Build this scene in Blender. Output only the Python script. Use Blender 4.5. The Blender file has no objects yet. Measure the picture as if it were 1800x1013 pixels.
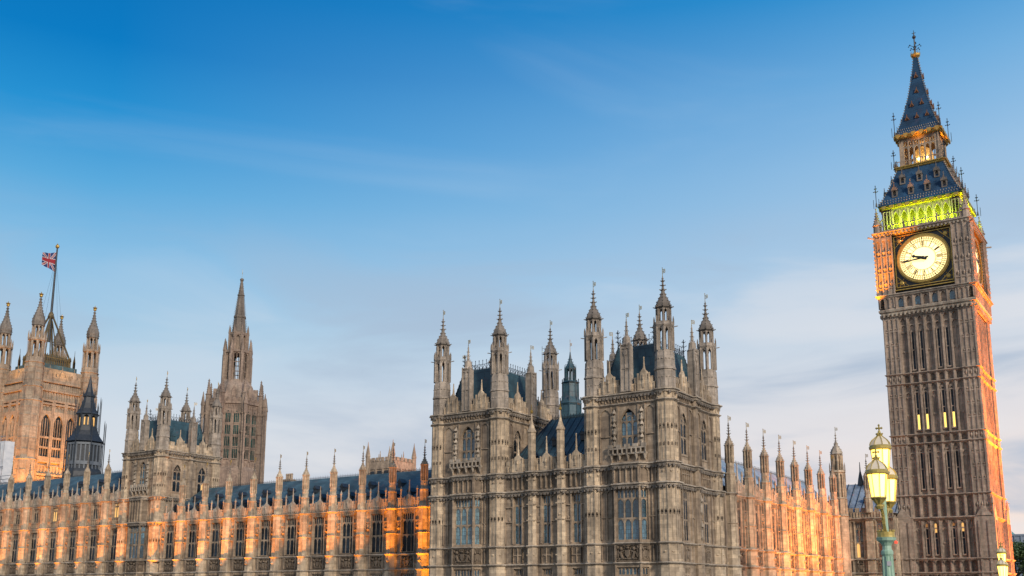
import bpy, math, random
from mathutils import Vector, Matrix
random.seed(7)
S = bpy.context.scene
C = S.collection
E = 6.7                      # eye height above the ground at the palace; heights below are written relative to the eye
PI = math.pi
R = math.radians

# ------------------------------------------------------------------ camera
yaw, pitch, roll = R(-34.061), R(10.833), R(0.144)
f = Vector((math.sin(yaw)*math.cos(pitch), math.cos(yaw)*math.cos(pitch), math.sin(pitch)))
r = Vector((math.cos(yaw), -math.sin(yaw), 0)); u = r.cross(f)
r2 = math.cos(roll)*r + math.sin(roll)*u; u2 = -math.sin(roll)*r + math.cos(roll)*u
cam = bpy.data.cameras.new('camera'); camo = bpy.data.objects.new('camera', cam); C.objects.link(camo)
camo.matrix_world = Matrix(((r2.x, u2.x, -f.x, 0), (r2.y, u2.y, -f.y, 0), (r2.z, u2.z, -f.z, E), (0, 0, 0, 1)))
cam.sensor_width = 36; cam.lens = 1764.3/1800*36; cam.shift_y = 199.5/1800
cam.clip_start = 0.3; cam.clip_end = 12000
S.camera = camo

# ------------------------------------------------------------------ exposure
S.view_settings.view_transform = 'Standard'; S.view_settings.look = 'None'
S.view_settings.exposure = 0.0; S.view_settings.gamma = 1.0; S.view_settings.use_curve_mapping = False

# ------------------------------------------------------------------ sky
W = bpy.data.worlds.new('World'); S.world = W; W.use_nodes = True
def lin(c): return tuple(((x/255)/12.92 if x <= 10 else ((x/255+.055)/1.055)**2.4) for x in c)
def build_world():
    nt = W.node_tree; n = nt.nodes; l = nt.links; n.clear()
    def node(t, **k):
        o = n.new(t)
        for a, b in k.items(): setattr(o, a, b)
        return o
    def mth(op, a, b=None, clamp=False):
        o = node('ShaderNodeMath', operation=op, use_clamp=clamp)
        for i, x in enumerate((a, b)):
            if x is None: continue
            if isinstance(x, (int, float)): o.inputs[i].default_value = x
            else: l.new(x, o.inputs[i])
        return o.outputs[0]
    def ramp(fac, stops):
        o = node('ShaderNodeValToRGB'); e = o.color_ramp.elements
        while len(e) > 1: e.remove(e[0])
        e[0].position = stops[0][0]; e[0].color = (*lin(stops[0][1]), 1)
        for p, c in stops[1:]:
            q = e.new(p); q.color = (*lin(c), 1)
        l.new(fac, o.inputs[0]); return o.outputs[0]
    def mix(fac, a, b, blend='MIX'):
        o = node('ShaderNodeMix', data_type='RGBA', blend_type=blend)
        if isinstance(fac, (int, float)): o.inputs[0].default_value = fac
        else: l.new(fac, o.inputs[0])
        for i, x in ((6, a), (7, b)):
            if isinstance(x, tuple): o.inputs[i].default_value = (*x, 1)
            else: l.new(x, o.inputs[i])
        return o.outputs[2]
    tc = node('ShaderNodeTexCoord'); d = tc.outputs['Generated']
    sep = node('ShaderNodeSeparateXYZ'); l.new(d, sep.inputs[0])
    x, y, z = sep.outputs
    el = mth('MULTIPLY', mth('ARCSINE', z), 180/PI/50.0)          # elevation, 1 = 50 degrees
    # azimuth: 0 at the far left (south-west), 1 at the right (north-west after-glow)
    az = mth('ARCTAN2', x, y)                                     # about -1.06 left edge, -0.13 right edge of the view
    t = node('ShaderNodeMapRange'); t.clamp = True; l.new(az, t.inputs[0])
    t.inputs[1].default_value = -1.0; t.inputs[2].default_value = -0.02; t = t.outputs[0]
    # clouds bend the gradient a little
    mp = node('ShaderNodeMapping'); l.new(d, mp.inputs[0]); mp.inputs['Rotation'].default_value = (0.25, 0.35, 0.6); mp.inputs['Scale'].default_value = (1.6, 2.4, 8.5)
    no = node('ShaderNodeTexNoise'); no.inputs['Scale'].default_value = 1.7; no.inputs['Detail'].default_value = 7; no.inputs['Roughness'].default_value = .52; no.inputs['Distortion'].default_value = .5
    l.new(mp.outputs[0], no.inputs[0])
    left = ramp(el, [(0, (232, 222, 216)), (.10, (222, 222, 225)), (.19, (206, 217, 228)), (.28, (168, 202, 226)), (.36, (132, 187, 225)), (.43, (88, 168, 219)), (.50, (34, 144, 209)), (.57, (0, 122, 194)), (.75, (0, 98, 172))])
    right = ramp(el, [(0, (250, 220, 204)), (.08, (245, 225, 215)), (.16, (234, 224, 222)), (.26, (212, 217, 226)), (.36, (182, 204, 226)), (.46, (156, 194, 227)), (.55, (118, 177, 223)), (.64, (50, 148, 211)), (.78, (4, 118, 192)), (1, (0, 98, 172))])
    base = mix(t, left, right)
    # soft grey cloud bank low on the right, thin pale cirrus higher up
    cl = node('ShaderNodeMapRange'); l.new(no.outputs[0], cl.inputs[0]); cl.inputs[1].default_value = .44; cl.inputs[2].default_value = .66; cl.interpolation_type = 'SMOOTHSTEP'
    low = node('ShaderNodeMapRange'); l.new(el, low.inputs[0]); low.inputs[1].default_value = .44; low.inputs[2].default_value = .30; low.interpolation_type = 'SMOOTHSTEP'
    greyf = mth('MULTIPLY', mth('MULTIPLY', cl.outputs[0], low.outputs[0]), mth('ADD', mth('MULTIPLY', t, .7), .38))
    greyf = mth('MULTIPLY', greyf, 1.0); base = mix(greyf, base, lin((166, 184, 206)))
    wh = node('ShaderNodeMapRange'); l.new(no.outputs[0], wh.inputs[0]); wh.inputs[1].default_value = .48; wh.inputs[2].default_value = .30; wh.interpolation_type = 'SMOOTHSTEP'
    base = mix(mth('MULTIPLY', mth('MULTIPLY', wh.outputs[0], low.outputs[0]), mth('ADD', mth('MULTIPLY', t, .45), .10)), base, lin((232, 230, 232)))
    mp2 = node('ShaderNodeMapping'); l.new(d, mp2.inputs[0]); mp2.inputs['Rotation'].default_value = (0.2, -0.45, 0.5); mp2.inputs['Scale'].default_value = (1.3, 1.6, 7.0); mp2.inputs['Location'].default_value = (6.6, .4, 1.1)
    n2 = node('ShaderNodeTexNoise'); n2.inputs['Scale'].default_value = 1.5; n2.inputs['Detail'].default_value = 8; n2.inputs['Roughness'].default_value = .5; n2.inputs['Distortion'].default_value = .7
    l.new(mp2.outputs[0], n2.inputs[0])
    ci = node('ShaderNodeMapRange'); l.new(n2.outputs[0], ci.inputs[0]); ci.inputs[1].default_value = .47; ci.inputs[2].default_value = .80; ci.interpolation_type = 'SMOOTHSTEP'
    base = mix(mth('MULTIPLY', ci.outputs[0], .19), base, lin((186, 208, 230)))
    # unseen sky behind the camera, brightened to fill the stone; dark below the horizon
    up = node('ShaderNodeMapRange'); l.new(mth('MULTIPLY', y, -1.0), up.inputs[0]); up.inputs[1].default_value = -.05; up.inputs[2].default_value = .7
    base = mix(mth('MULTIPLY', up.outputs[0], .85), base, (.42, .47, .56))
    dn = node('ShaderNodeMapRange'); l.new(z, dn.inputs[0]); dn.inputs[1].default_value = 0.0; dn.inputs[2].default_value = -.05
    base = mix(dn.outputs[0], base, (.10, .095, .09))
    bg = node('ShaderNodeBackground'); l.new(base, bg.inputs[0]); bg.inputs[1].default_value = 1.0
    sky = node('ShaderNodeTexSky'); sky.sky_type = 'NISHITA'; sky.sun_disc = False
    sky.sun_elevation = SUN_EL; sky.sun_rotation = SUN_ROT
    bs = node('ShaderNodeBackground'); l.new(sky.outputs[0], bs.inputs[0]); bs.inputs[1].default_value = 0.003
    ad = node('ShaderNodeAddShader'); l.new(bg.outputs[0], ad.inputs[0]); l.new(bs.outputs[0], ad.inputs[1])
    out = node('ShaderNodeOutputWorld'); l.new(ad.outputs[0], out.inputs[0])
# soft sun added for the after-glow, set behind right to brighten the stone
sun_dir = Vector((0.80, -0.46, 0.42)).normalized()
SUN_EL = math.asin(sun_dir.z); SUN_ROT = math.atan2(sun_dir.x, sun_dir.y)
build_world()
sl = bpy.data.lights.new('sun', 'SUN'); sl.energy = 2.8; sl.angle = R(9); sl.color = (1, .87, .74)
so = bpy.data.objects.new('sun', sl); C.objects.link(so)
so.rotation_euler = (-sun_dir).to_track_quat('-Z', 'Y').to_euler()

# ------------------------------------------------------------------ materials
def principled(name, col, rough=.8, metal=0.0, emit=None, estr=0):
    m = bpy.data.materials.new(name); m.use_nodes = True
    b = m.node_tree.nodes['Principled BSDF']
    b.inputs['Base Color'].default_value = (*col, 1); b.inputs['Roughness'].default_value = rough; b.inputs['Metallic'].default_value = metal
    if emit: b.inputs['Emission Color'].default_value = (*emit, 1); b.inputs['Emission Strength'].default_value = estr
    return m
def stone_mat(name, light, dark, soot_shade, block=(1.0, .42), sootamt=.8):
    m = principled(name, light, .9); nt = m.node_tree; n = nt.nodes; l = nt.links; b = n['Principled BSDF']
    g = n.new('ShaderNodeNewGeometry'); sp = n.new('ShaderNodeSeparateXYZ'); l.new(g.outputs['Position'], sp.inputs[0])
    a = n.new('ShaderNodeMath'); a.operation = 'ADD'; l.new(sp.outputs[0], a.inputs[0]); l.new(sp.outputs[1], a.inputs[1])
    cb = n.new('ShaderNodeCombineXYZ'); l.new(a.outputs[0], cb.inputs[0]); l.new(sp.outputs[2], cb.inputs[1])
    br = n.new('ShaderNodeTexBrick'); l.new(cb.outputs[0], br.inputs[0]); br.inputs['Scale'].default_value = 1.0
    br.inputs['Brick Width'].default_value = block[0]; br.inputs['Row Height'].default_value = block[1]; br.inputs['Mortar Size'].default_value = .010
    br.inputs['Color1'].default_value = (*light, 1); br.inputs['Color2'].default_value = (*dark, 1); br.inputs['Mortar'].default_value = (*[x*.86 for x in dark], 1); br.inputs['Bias'].default_value = .0
    mp = n.new('ShaderNodeMapping'); l.new(g.outputs['Position'], mp.inputs[0]); mp.inputs['Scale'].default_value = (.75, .75, .22)
    no = n.new('ShaderNodeTexNoise'); l.new(mp.outputs[0], no.inputs[0]); no.inputs['Scale'].default_value = 1.0; no.inputs['Detail'].default_value = 7; no.inputs['Roughness'].default_value = .65
    mr = n.new('ShaderNodeMapRange'); l.new(no.outputs[0], mr.inputs[0]); mr.inputs[1].default_value = .47; mr.inputs[2].default_value = .66; mr.inputs[4].default_value = sootamt
    mx = n.new('ShaderNodeMix'); mx.data_type = 'RGBA'; l.new(mr.outputs[0], mx.inputs[0]); l.new(br.outputs[0], mx.inputs[6]); mx.inputs[7].default_value = (*soot_shade, 1)
    n3 = n.new('ShaderNodeTexNoise'); l.new(g.outputs['Position'], n3.inputs[0]); n3.inputs['Scale'].default_value = 2.6; n3.inputs['Detail'].default_value = 4
    m3 = n.new('ShaderNodeMapRange'); l.new(n3.outputs[0], m3.inputs[0]); m3.inputs[1].default_value = .3; m3.inputs[2].default_value = .7; m3.inputs[3].default_value = .80; m3.inputs[4].default_value = 1.16
    mm = n.new('ShaderNodeMix'); mm.data_type = 'RGBA'; mm.blend_type = 'MULTIPLY'; mm.inputs[0].default_value = 1; l.new(mx.outputs[2], mm.inputs[6]); l.new(m3.outputs[0], mm.inputs[7])
    m5 = n.new('ShaderNodeMapping'); l.new(g.outputs['Position'], m5.inputs[0]); m5.inputs['Scale'].default_value = (2.0, 2.0, .13)
    n5 = n.new('ShaderNodeTexNoise'); l.new(m5.outputs[0], n5.inputs[0]); n5.inputs['Scale'].default_value = 1.0; n5.inputs['Detail'].default_value = 4
    r5 = n.new('ShaderNodeMapRange'); l.new(n5.outputs[0], r5.inputs[0]); r5.inputs[1].default_value = .54; r5.inputs[2].default_value = .70; r5.inputs[3].default_value = 1.0; r5.inputs[4].default_value = .74
    n6 = n.new('ShaderNodeTexNoise'); l.new(g.outputs['Position'], n6.inputs[0]); n6.inputs['Scale'].default_value = .16; n6.inputs['Detail'].default_value = 3
    r6 = n.new('ShaderNodeMapRange'); l.new(n6.outputs[0], r6.inputs[0]); r6.inputs[1].default_value = .35; r6.inputs[2].default_value = .65; r6.inputs[3].default_value = .84; r6.inputs[4].default_value = 1.2
    k5 = n.new('ShaderNodeMath'); k5.operation = 'MULTIPLY'; l.new(r5.outputs[0], k5.inputs[0]); l.new(r6.outputs[0], k5.inputs[1])
    m6 = n.new('ShaderNodeMix'); m6.data_type = 'RGBA'; m6.blend_type = 'MULTIPLY'; m6.inputs[0].default_value = 1; l.new(mm.outputs[2], m6.inputs[6]); l.new(k5.outputs[0], m6.inputs[7])
    l.new(m6.outputs[2], b.inputs['Base Color'])
    bp = n.new('ShaderNodeBump'); bp.inputs['Strength'].default_value = .35; bp.inputs['Distance'].default_value = .04
    n4 = n.new('ShaderNodeTexNoise'); l.new(g.outputs['Position'], n4.inputs[0]); n4.inputs['Scale'].default_value = 5; n4.inputs['Detail'].default_value = 5
    l.new(n4.outputs[0], bp.inputs['Height']); l.new(bp.outputs[0], b.inputs['Normal'])
    return m
def mottled(name, c1, c2, scale=(1, 1, 1), rough=.6, metal=0, lo=.35, hi=.65):
    m = principled(name, c1, rough, metal); nt = m.node_tree; n = nt.nodes; l = nt.links; b = n['Principled BSDF']
    g = n.new('ShaderNodeNewGeometry'); mp = n.new('ShaderNodeMapping'); l.new(g.outputs['Position'], mp.inputs[0]); mp.inputs['Scale'].default_value = scale
    no = n.new('ShaderNodeTexNoise'); l.new(mp.outputs[0], no.inputs[0]); no.inputs['Scale'].default_value = 1; no.inputs['Detail'].default_value = 6
    mr = n.new('ShaderNodeMapRange'); l.new(no.outputs[0], mr.inputs[0]); mr.inputs[1].default_value = lo; mr.inputs[2].default_value = hi
    mx = n.new('ShaderNodeMix'); mx.data_type = 'RGBA'; l.new(mr.outputs[0], mx.inputs[0]); mx.inputs[6].default_value = (*c1, 1); mx.inputs[7].default_value = (*c2, 1)
    l.new(mx.outputs[2], b.inputs['Base Color']); return m
def slate_mat(name, c1, c2, mort, w=.5, h=.28, rough=.45):
    m = principled(name, c1, rough); nt = m.node_tree; n = nt.nodes; l = nt.links; b = n['Principled BSDF']
    g = n.new('ShaderNodeNewGeometry'); sp = n.new('ShaderNodeSeparateXYZ'); l.new(g.outputs['Position'], sp.inputs[0])
    a = n.new('ShaderNodeMath'); a.operation = 'ADD'; l.new(sp.outputs[0], a.inputs[0]); l.new(sp.outputs[1], a.inputs[1])
    cb = n.new('ShaderNodeCombineXYZ'); l.new(a.outputs[0], cb.inputs[0]); l.new(sp.outputs[2], cb.inputs[1])
    br = n.new('ShaderNodeTexBrick'); l.new(cb.outputs[0], br.inputs[0]); br.inputs['Scale'].default_value = 1.0
    br.inputs['Brick Width'].default_value = w; br.inputs['Row Height'].default_value = h; br.inputs['Mortar Size'].default_value = .02
    br.inputs['Color1'].default_value = (*c1, 1); br.inputs['Color2'].default_value = (*c2, 1); br.inputs['Mortar'].default_value = (*mort, 1)
    no = n.new('ShaderNodeTexNoise'); l.new(g.outputs['Position'], no.inputs[0]); no.inputs['Scale'].default_value = .5; no.inputs['Detail'].default_value = 6
    m3 = n.new('ShaderNodeMapRange'); l.new(no.outputs[0], m3.inputs[0]); m3.inputs[1].default_value = .3; m3.inputs[2].default_value = .7; m3.inputs[3].default_value = .6; m3.inputs[4].default_value = 1.35
    mm = n.new('ShaderNodeMix'); mm.data_type = 'RGBA'; mm.blend_type = 'MULTIPLY'; mm.inputs[0].default_value = 1; l.new(br.outputs[0], mm.inputs[6]); l.new(m3.outputs[0], mm.inputs[7])
    n7 = n.new('ShaderNodeTexNoise'); l.new(g.outputs['Position'], n7.inputs[0]); n7.inputs['Scale'].default_value = .9; n7.inputs['Detail'].default_value = 5
    r7 = n.new('ShaderNodeMapRange'); l.new(n7.outputs[0], r7.inputs[0]); r7.inputs[1].default_value = .60; r7.inputs[2].default_value = .72; r7.inputs[4].default_value = .55
    m7 = n.new('ShaderNodeMix'); m7.data_type = 'RGBA'; l.new(r7.outputs[0], m7.inputs[0]); l.new(mm.outputs[2], m7.inputs[6]); m7.inputs[7].default_value = (c1[0]*2.6+.02, c1[1]*.95, c1[2]*.85, 1)
    l.new(m7.outputs[2], b.inputs['Base Color'])
    bp = n.new('ShaderNodeBump'); bp.inputs['Strength'].default_value = .4; bp.inputs['Distance'].default_value = .03; l.new(br.outputs['Fac'], bp.inputs['Height']); bp.invert = True; l.new(bp.outputs[0], b.inputs['Normal'])
    return m
def glass_mat(name, col, lead, rough=.12, ior=1.9):
    m = principled(name, col, rough); nt = m.node_tree; n = nt.nodes; l = nt.links; b = n['Principled BSDF']
    b.inputs['IOR'].default_value = ior
    g = n.new('ShaderNodeNewGeometry'); sp = n.new('ShaderNodeSeparateXYZ'); l.new(g.outputs['Position'], sp.inputs[0])
    a = n.new('ShaderNodeMath'); a.operation = 'ADD'; l.new(sp.outputs[0], a.inputs[0]); l.new(sp.outputs[1], a.inputs[1])
    cb = n.new('ShaderNodeCombineXYZ'); l.new(a.outputs[0], cb.inputs[0]); l.new(sp.outputs[2], cb.inputs[1])
    br = n.new('ShaderNodeTexBrick'); l.new(cb.outputs[0], br.inputs[0]); br.inputs['Scale'].default_value = 1; br.offset = 0
    br.inputs['Brick Width'].default_value = .24; br.inputs['Row Height'].default_value = .42; br.inputs['Mortar Size'].default_value = .016
    br.inputs['Color1'].default_value = (*col, 1); br.inputs['Color2'].default_value = (*[x*.45 for x in col], 1); br.inputs['Mortar'].default_value = (*lead, 1)
    no = n.new('ShaderNodeTexNoise'); l.new(g.outputs['Position'], no.inputs[0]); no.inputs['Scale'].default_value = .35
    m3 = n.new('ShaderNodeMapRange'); l.new(no.outputs[0], m3.inputs[0]); m3.inputs[1].default_value = .38; m3.inputs[2].default_value = .62; m3.inputs[3].default_value = .4; m3.inputs[4].default_value = 1.5
    mm = n.new('ShaderNodeMix'); mm.data_type = 'RGBA'; mm.blend_type = 'MULTIPLY'; mm.inputs[0].default_value = 1; l.new(br.outputs[0], mm.inputs[6]); l.new(m3.outputs[0], mm.inputs[7])
    l.new(mm.outputs[2], b.inputs['Base Color'])
    n4 = n.new('ShaderNodeTexNoise'); l.new(g.outputs['Position'], n4.inputs[0]); n4.inputs['Scale'].default_value = 3
    bp = n.new('ShaderNodeBump'); bp.inputs['Strength'].default_value = .25; bp.inputs['Distance'].default_value = .05; l.new(n4.outputs[0], bp.inputs['Height']); l.new(bp.outputs[0], b.inputs['Normal'])
    return m
M = {}
M['stone'] = stone_mat('honey_limestone', (.62, .49, .335), (.40, .315, .22), (.19, .15, .11))
M['trim'] = stone_mat('weathered_trim_stone', (.50, .425, .33), (.40, .335, .255), (.15, .125, .10), (1.6, .6), .75)
M['soot_shade'] = stone_mat('soot_and_shade_stone', (.25, .215, .175), (.20, .17, .14), (.10, .088, .075), (1.6, .6), .7)  # soot on caps; on corbels the same dark tone paints the cornice shade
M['wallstone'] = stone_mat('brown_walling', (.44, .34, .235), (.28, .215, .15), (.13, .10, .076))
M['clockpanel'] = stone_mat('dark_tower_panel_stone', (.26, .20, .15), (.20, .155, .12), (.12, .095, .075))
M['belfrystone'] = mottled('pale_belfry_stone', (.36, .30, .22), (.46, .38, .28), (1.5, 1.5, .6), .9)
M['turretstone'] = stone_mat('grey_turret_stone', (.44, .37, .295), (.32, .27, .215), (.16, .135, .11), (.9, .4))
M['spirestone'] = stone_mat('brown_spire_stone', (.34, .265, .20), (.26, .20, .155), (.14, .11, .088))
M['carved'] = stone_mat('sooty_shaded_carved_stone', (.24, .185, .13), (.17, .13, .09), (.09, .07, .052))  # soot on the carving; as frieze plates it also paints recess shade
M['clockstone'] = stone_mat('brown_tower_stone', (.46, .36, .275), (.35, .275, .21), (.18, .145, .115))
M['farstone'] = stone_mat('pale_tower_stone', (.46, .35, .245), (.36, .275, .195), (.20, .155, .12), (1.4, .6))
M['slate'] = slate_mat('blue_slate', (.050, .105, .130), (.070, .130, .158), (.034, .072, .092), rough=.8)
M['greyslate'] = slate_mat('grey_lead_roof', (.26, .32, .38), (.33, .39, .45), (.12, .15, .19), 1.1, 2.2, .35)
M['ironroof'] = slate_mat('teal_iron_roof', (.030, .075, .095), (.044, .096, .118), (.015, .036, .048), .9, 1.0, .55)
M['clockroof'] = slate_mat('blue_iron_tiles', (.014, .060, .125), (.020, .072, .142), (.010, .042, .088), .6, .42, .9)
M['iron'] = mottled('dark_iron', (.020, .026, .032), (.035, .042, .05), (2, 2, 2), .5)
M['ventmetal'] = mottled('blue_grey_painted_iron', (.030, .040, .050), (.055, .068, .080), (1, 1, .5), .55)
M['ventlight'] = mottled('pale_grey_painted_iron', (.10, .12, .14), (.16, .18, .20), (1, 1, .5), .55)
M['glass'] = glass_mat('leaded_glass', (.075, .165, .215), (.012, .014, .016))
M['glasspale'] = glass_mat('pale_leaded_glass', (.16, .30, .34), (.02, .022, .024))
M['glassdark'] = glass_mat('dark_leaded_glass', (.028, .044, .060), (.010, .010, .010), .25, 1.25)
M['glassgreen'] = glass_mat('green_leaded_glass', (.016, .075, .068), (.010, .012, .013), .3, 1.2)
M['litwarm'] = principled('lit_window', (.4, .25, .1), .6, emit=(1, .55, .16), estr=.9)
M['slit'] = principled('slit_glow', (.5, .4, .1), .6, emit=(1, .68, .15), estr=1.7)
M['gold'] = mottled('gilding', (.60, .40, .10), (.40, .25, .06), (3, 3, 3), .35, .6)
M['oldgold'] = mottled('tarnished_gilding', (.20, .145, .06), (.12, .09, .045), (1, 1, 1), .5, .3)
M['black'] = principled('black_paint', (.012, .014, .016), .4)
M['dial'] = principled('lit_opal_glass', (.8, .75, .6), .4, emit=(1, .74, .27), estr=1.7)
M['dialside'] = M['dial']
M['bulb'] = principled('lamp_bulb', (1, 1, 1), .5, emit=(1, .82, .42), estr=30)
M['lampglass'] = principled('glowing_frosted_glass', (.9, .85, .6), .4, emit=(1, .60, .085), estr=3.8)
M['redlamp'] = principled('red_signal_lens', (.5, .05, .03), .3, emit=(1, .12, .06), estr=.9)
M['numeral'] = principled('bronze_numerals', (.10, .065, .03), .5)
M['green'] = mottled('pale_green_paint', (.27, .43, .31), (.38, .53, .40), (9, 9, 3), .55)
M['gilt'] = mottled('cream_gilt_paint', (.55, .42, .12), (.42, .32, .09), (9, 9, 9), .4, .3)
M['lampcap'] = principled('milky_glass_roof', (.42, .43, .42), .35, emit=(1, .66, .22), estr=.30)
M['sheet'] = mottled('white_sheeting', (.62, .64, .66), (.78, .78, .78), (.6, .6, .9), .6)
M['steel'] = principled('scaffold_steel', (.30, .31, .32), .4, .6)
M['red'] = principled('flag_red', (.30, .018, .03), .8); M['white'] = principled('flag_white', (.50, .48, .50), .8); M['navy'] = principled('flag_blue', (.02, .035, .14), .8)
M['bark'] = mottled('bark', (.06, .045, .03), (.1, .08, .055), (3, 3, .6), .9)
M['leaf'] = mottled('plane_leaves', (.050, .095, .030), (.095, .14, .045), (.25, .25, .25), .6)
M['leaf2'] = mottled('yellow_green_leaves', (.09, .14, .03), (.15, .19, .05), (.3, .3, .3), .6)
M['asphalt'] = mottled('asphalt', (.045, .045, .048), (.06, .06, .062), (2, 2, 2), .85)
M['paving'] = mottled('paving_stone', (.20, .19, .175), (.27, .255, .235), (.6, .6, .6), .85)
M['earth'] = mottled('city_ground', (.12, .115, .10), (.17, .16, .14), (.05, .05, .05), .9)
M['water'] = principled('river_water', (.05, .055, .045), .12)
M['copper'] = mottled('verdigris_copper', (.07, .26, .24), (.10, .33, .30), (.5, .5, .5), .6)
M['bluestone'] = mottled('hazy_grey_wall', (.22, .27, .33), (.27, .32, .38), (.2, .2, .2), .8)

# ------------------------------------------------------------------ mesh builder
class MB:
    def __init__(s): s.v = []; s.f = []; s.mi = []; s.cur = 0; s.T = None
    def add(s, vs, fs):
        b = len(s.v)
        if s.T is not None: vs = [tuple(s.T @ Vector(p)) for p in vs]
        s.v += [tuple(p) for p in vs]; s.f += [tuple(i+b for i in q) for q in fs]; s.mi += [s.cur]*len(fs)
    def box(s, x0, x1, y0, y1, z0, z1):
        s.add([(x0,y0,z0),(x1,y0,z0),(x1,y1,z0),(x0,y1,z0),(x0,y0,z1),(x1,y0,z1),(x1,y1,z1),(x0,y1,z1)],
              [(0,3,2,1),(4,5,6,7),(0,1,5,4),(1,2,6,5),(2,3,7,6),(3,0,4,7)])
    def prism(s, pts, z0, z1):                      # plan polygon (counter-clockwise) raised from z0 to z1
        n = len(pts)
        s.add([(x,y,z0) for x,y in pts]+[(x,y,z1) for x,y in pts],
              [tuple(range(n-1,-1,-1)), tuple(range(n,2*n))]+[(i,(i+1)%n,n+(i+1)%n,n+i) for i in range(n)])
    def xz(s, pts, y0, y1):                         # elevation polygon pushed back from y0 to y1
        n = len(pts)
        s.add([(x,y0,z) for x,z in pts]+[(x,y1,z) for x,z in pts],
              [tuple(range(n)), tuple(range(2*n-1,n-1,-1))]+[((i+1)%n,i,n+i,n+(i+1)%n) for i in range(n)])
    def lathe(s, cx, cy, prof, n=8, rot=None):
        rot = PI/n if rot is None else rot
        vs = []; fs = []
        for rr, z in prof:
            for k in range(n):
                a = rot+2*PI*k/n; vs.append((cx+rr*math.cos(a), cy+rr*math.sin(a), z))
        for j in range(len(prof)-1):
            for k in range(n):
                a, b = j*n+k, j*n+(k+1)%n; fs.append((a, b, b+n, a+n))
        fs.append(tuple(range(n-1,-1,-1))); m = (len(prof)-1)*n; fs.append(tuple(range(m, m+n)))
        s.add(vs, fs)
    def knob(s, x, y, z, a, h=None):
        h = h or a
        s.add([(x+a,y,z),(x,y+a,z),(x-a,y,z),(x,y-a,z),(x,y,z+h),(x,y,z-h)], [(0,1,4),(1,2,4),(2,3,4),(3,0,4),(1,0,5),(2,1,5),(3,2,5),(0,3,5)])
    def bar(s, p, q, w):
        p, q = Vector(p), Vector(q); d = (q-p).normalized(); a = d.orthogonal().normalized()*w; b = d.cross(a)
        vs = [tuple(o+x) for o in (p, q) for x in (a, b, -a, -b)]
        s.add(vs, [(3,2,1,0),(4,5,6,7)]+[(i,(i+1)%4,4+(i+1)%4,4+i) for i in range(4)])
    def ball(s, x, y, z, rx, ry=None, rz=None, n=8, m=5):
        ry = ry or rx; rz = rz or rx
        vs = [(x,y,z-rz)]; fs = []
        for j in range(1, m):
            t = -PI/2+PI*j/m
            for k in range(n):
                a = 2*PI*k/n; vs.append((x+rx*math.cos(t)*math.cos(a), y+ry*math.cos(t)*math.sin(a), z+rz*math.sin(t)))
        vs.append((x,y,z+rz)); top = len(vs)-1
        for k in range(n):
            fs.append((0, 1+(k+1)%n, 1+k)); fs.append((top, top-n+k, top-n+(k+1)%n))
            for j in range(m-2): a, b = 1+j*n+k, 1+j*n+(k+1)%n; fs.append((a, b, b+n, a+n))
        s.add(vs, fs)
    def course(s, path, prof, closed=False):        # moulding: profile (outward, z) swept along a plan path, outside on the right of travel
        n = len(path); offs = []
        for i in range(n):
            def nrm(a, b):
                d = Vector((b[0]-a[0], b[1]-a[1])); d.normalize(); return Vector((d.y, -d.x))
            ns = []
            if i > 0 or closed: ns.append(nrm(path[i-1], path[i]))
            if i < n-1 or closed: ns.append(nrm(path[i], path[(i+1) % n]))
            if len(ns) == 2:
                m = ns[0]+ns[1]; L = m.length
                m = m/L/max(.45, L/2) if L > 1e-6 else ns[0]
            else: m = ns[0]
            offs.append(m)
        k = len(prof); vs = []; fs = []
        for p, m in zip(path, offs):
            for o, z in prof: vs.append((p[0]+m.x*o, p[1]+m.y*o, z))
        for i in range(n if closed else n-1):
            a, b = i*k, ((i+1) % n)*k
            for j in range(k): fs.append((a+j, b+j, b+(j+1) % k, a+(j+1) % k))
        if not closed: fs += [tuple(range(k-1,-1,-1)), tuple(range((n-1)*k, n*k))]
        s.add(vs, [tuple(reversed(q)) for q in fs])
    def build(s, name, mat, parent=None, lift=True, smooth=False):
        me = bpy.data.meshes.new(name)
        dz = E if lift else 0
        me.from_pydata([(x, y, z+dz) for x, y, z in s.v], [], s.f)
        mats = mat if isinstance(mat, (list, tuple)) else [mat]
        for m in mats: me.materials.append(m)
        if len(mats) > 1: me.polygons.foreach_set('material_index', s.mi)
        if smooth: me.polygons.foreach_set('use_smooth', [True]*len(me.polygons))
        me.update()
        o = bpy.data.objects.new(name, me); C.objects.link(o)
        if parent: o.parent = parent
        return o
def tag(o, label=None, cat=None, group=None, kind=None):
    for k, v in (('label', label), ('category', cat), ('group', group), ('kind', kind)):
        if v: o[k] = v
    return o
def thing(name, label, cat, loc=(0, 0, 0), rz=0, group=None):
    o = bpy.data.objects.new(name, None); C.objects.link(o); o.location = loc; o.rotation_euler = (0, 0, rz); o.empty_display_size = .5
    return tag(o, label, cat, group)
KIDS = {}
def kid(proto, *kids): KIDS.setdefault(proto.name, []).extend(kids)
PROTO = []
def inst(proto, parent, x=0, y=0, z=0, rz=0, sc=None, name=None):
    """a copy of a part (and its sub-parts) under another thing; z is measured from the eye"""
    c = proto.copy(); C.objects.link(c); c.parent = parent; c.location = (x, y, z+E); c.rotation_euler = (0, 0, rz)
    if sc: c.scale = sc
    for k in KIDS.get(proto.name, []):
        q = k.copy(); C.objects.link(q); q.parent = c
    return c
def proto(o):
    PROTO.append(o); return o
def drop_protos():
    for o in PROTO:
        for k in KIDS.get(o.name, []): bpy.data.objects.remove(k)
        bpy.data.objects.remove(o)

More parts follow.
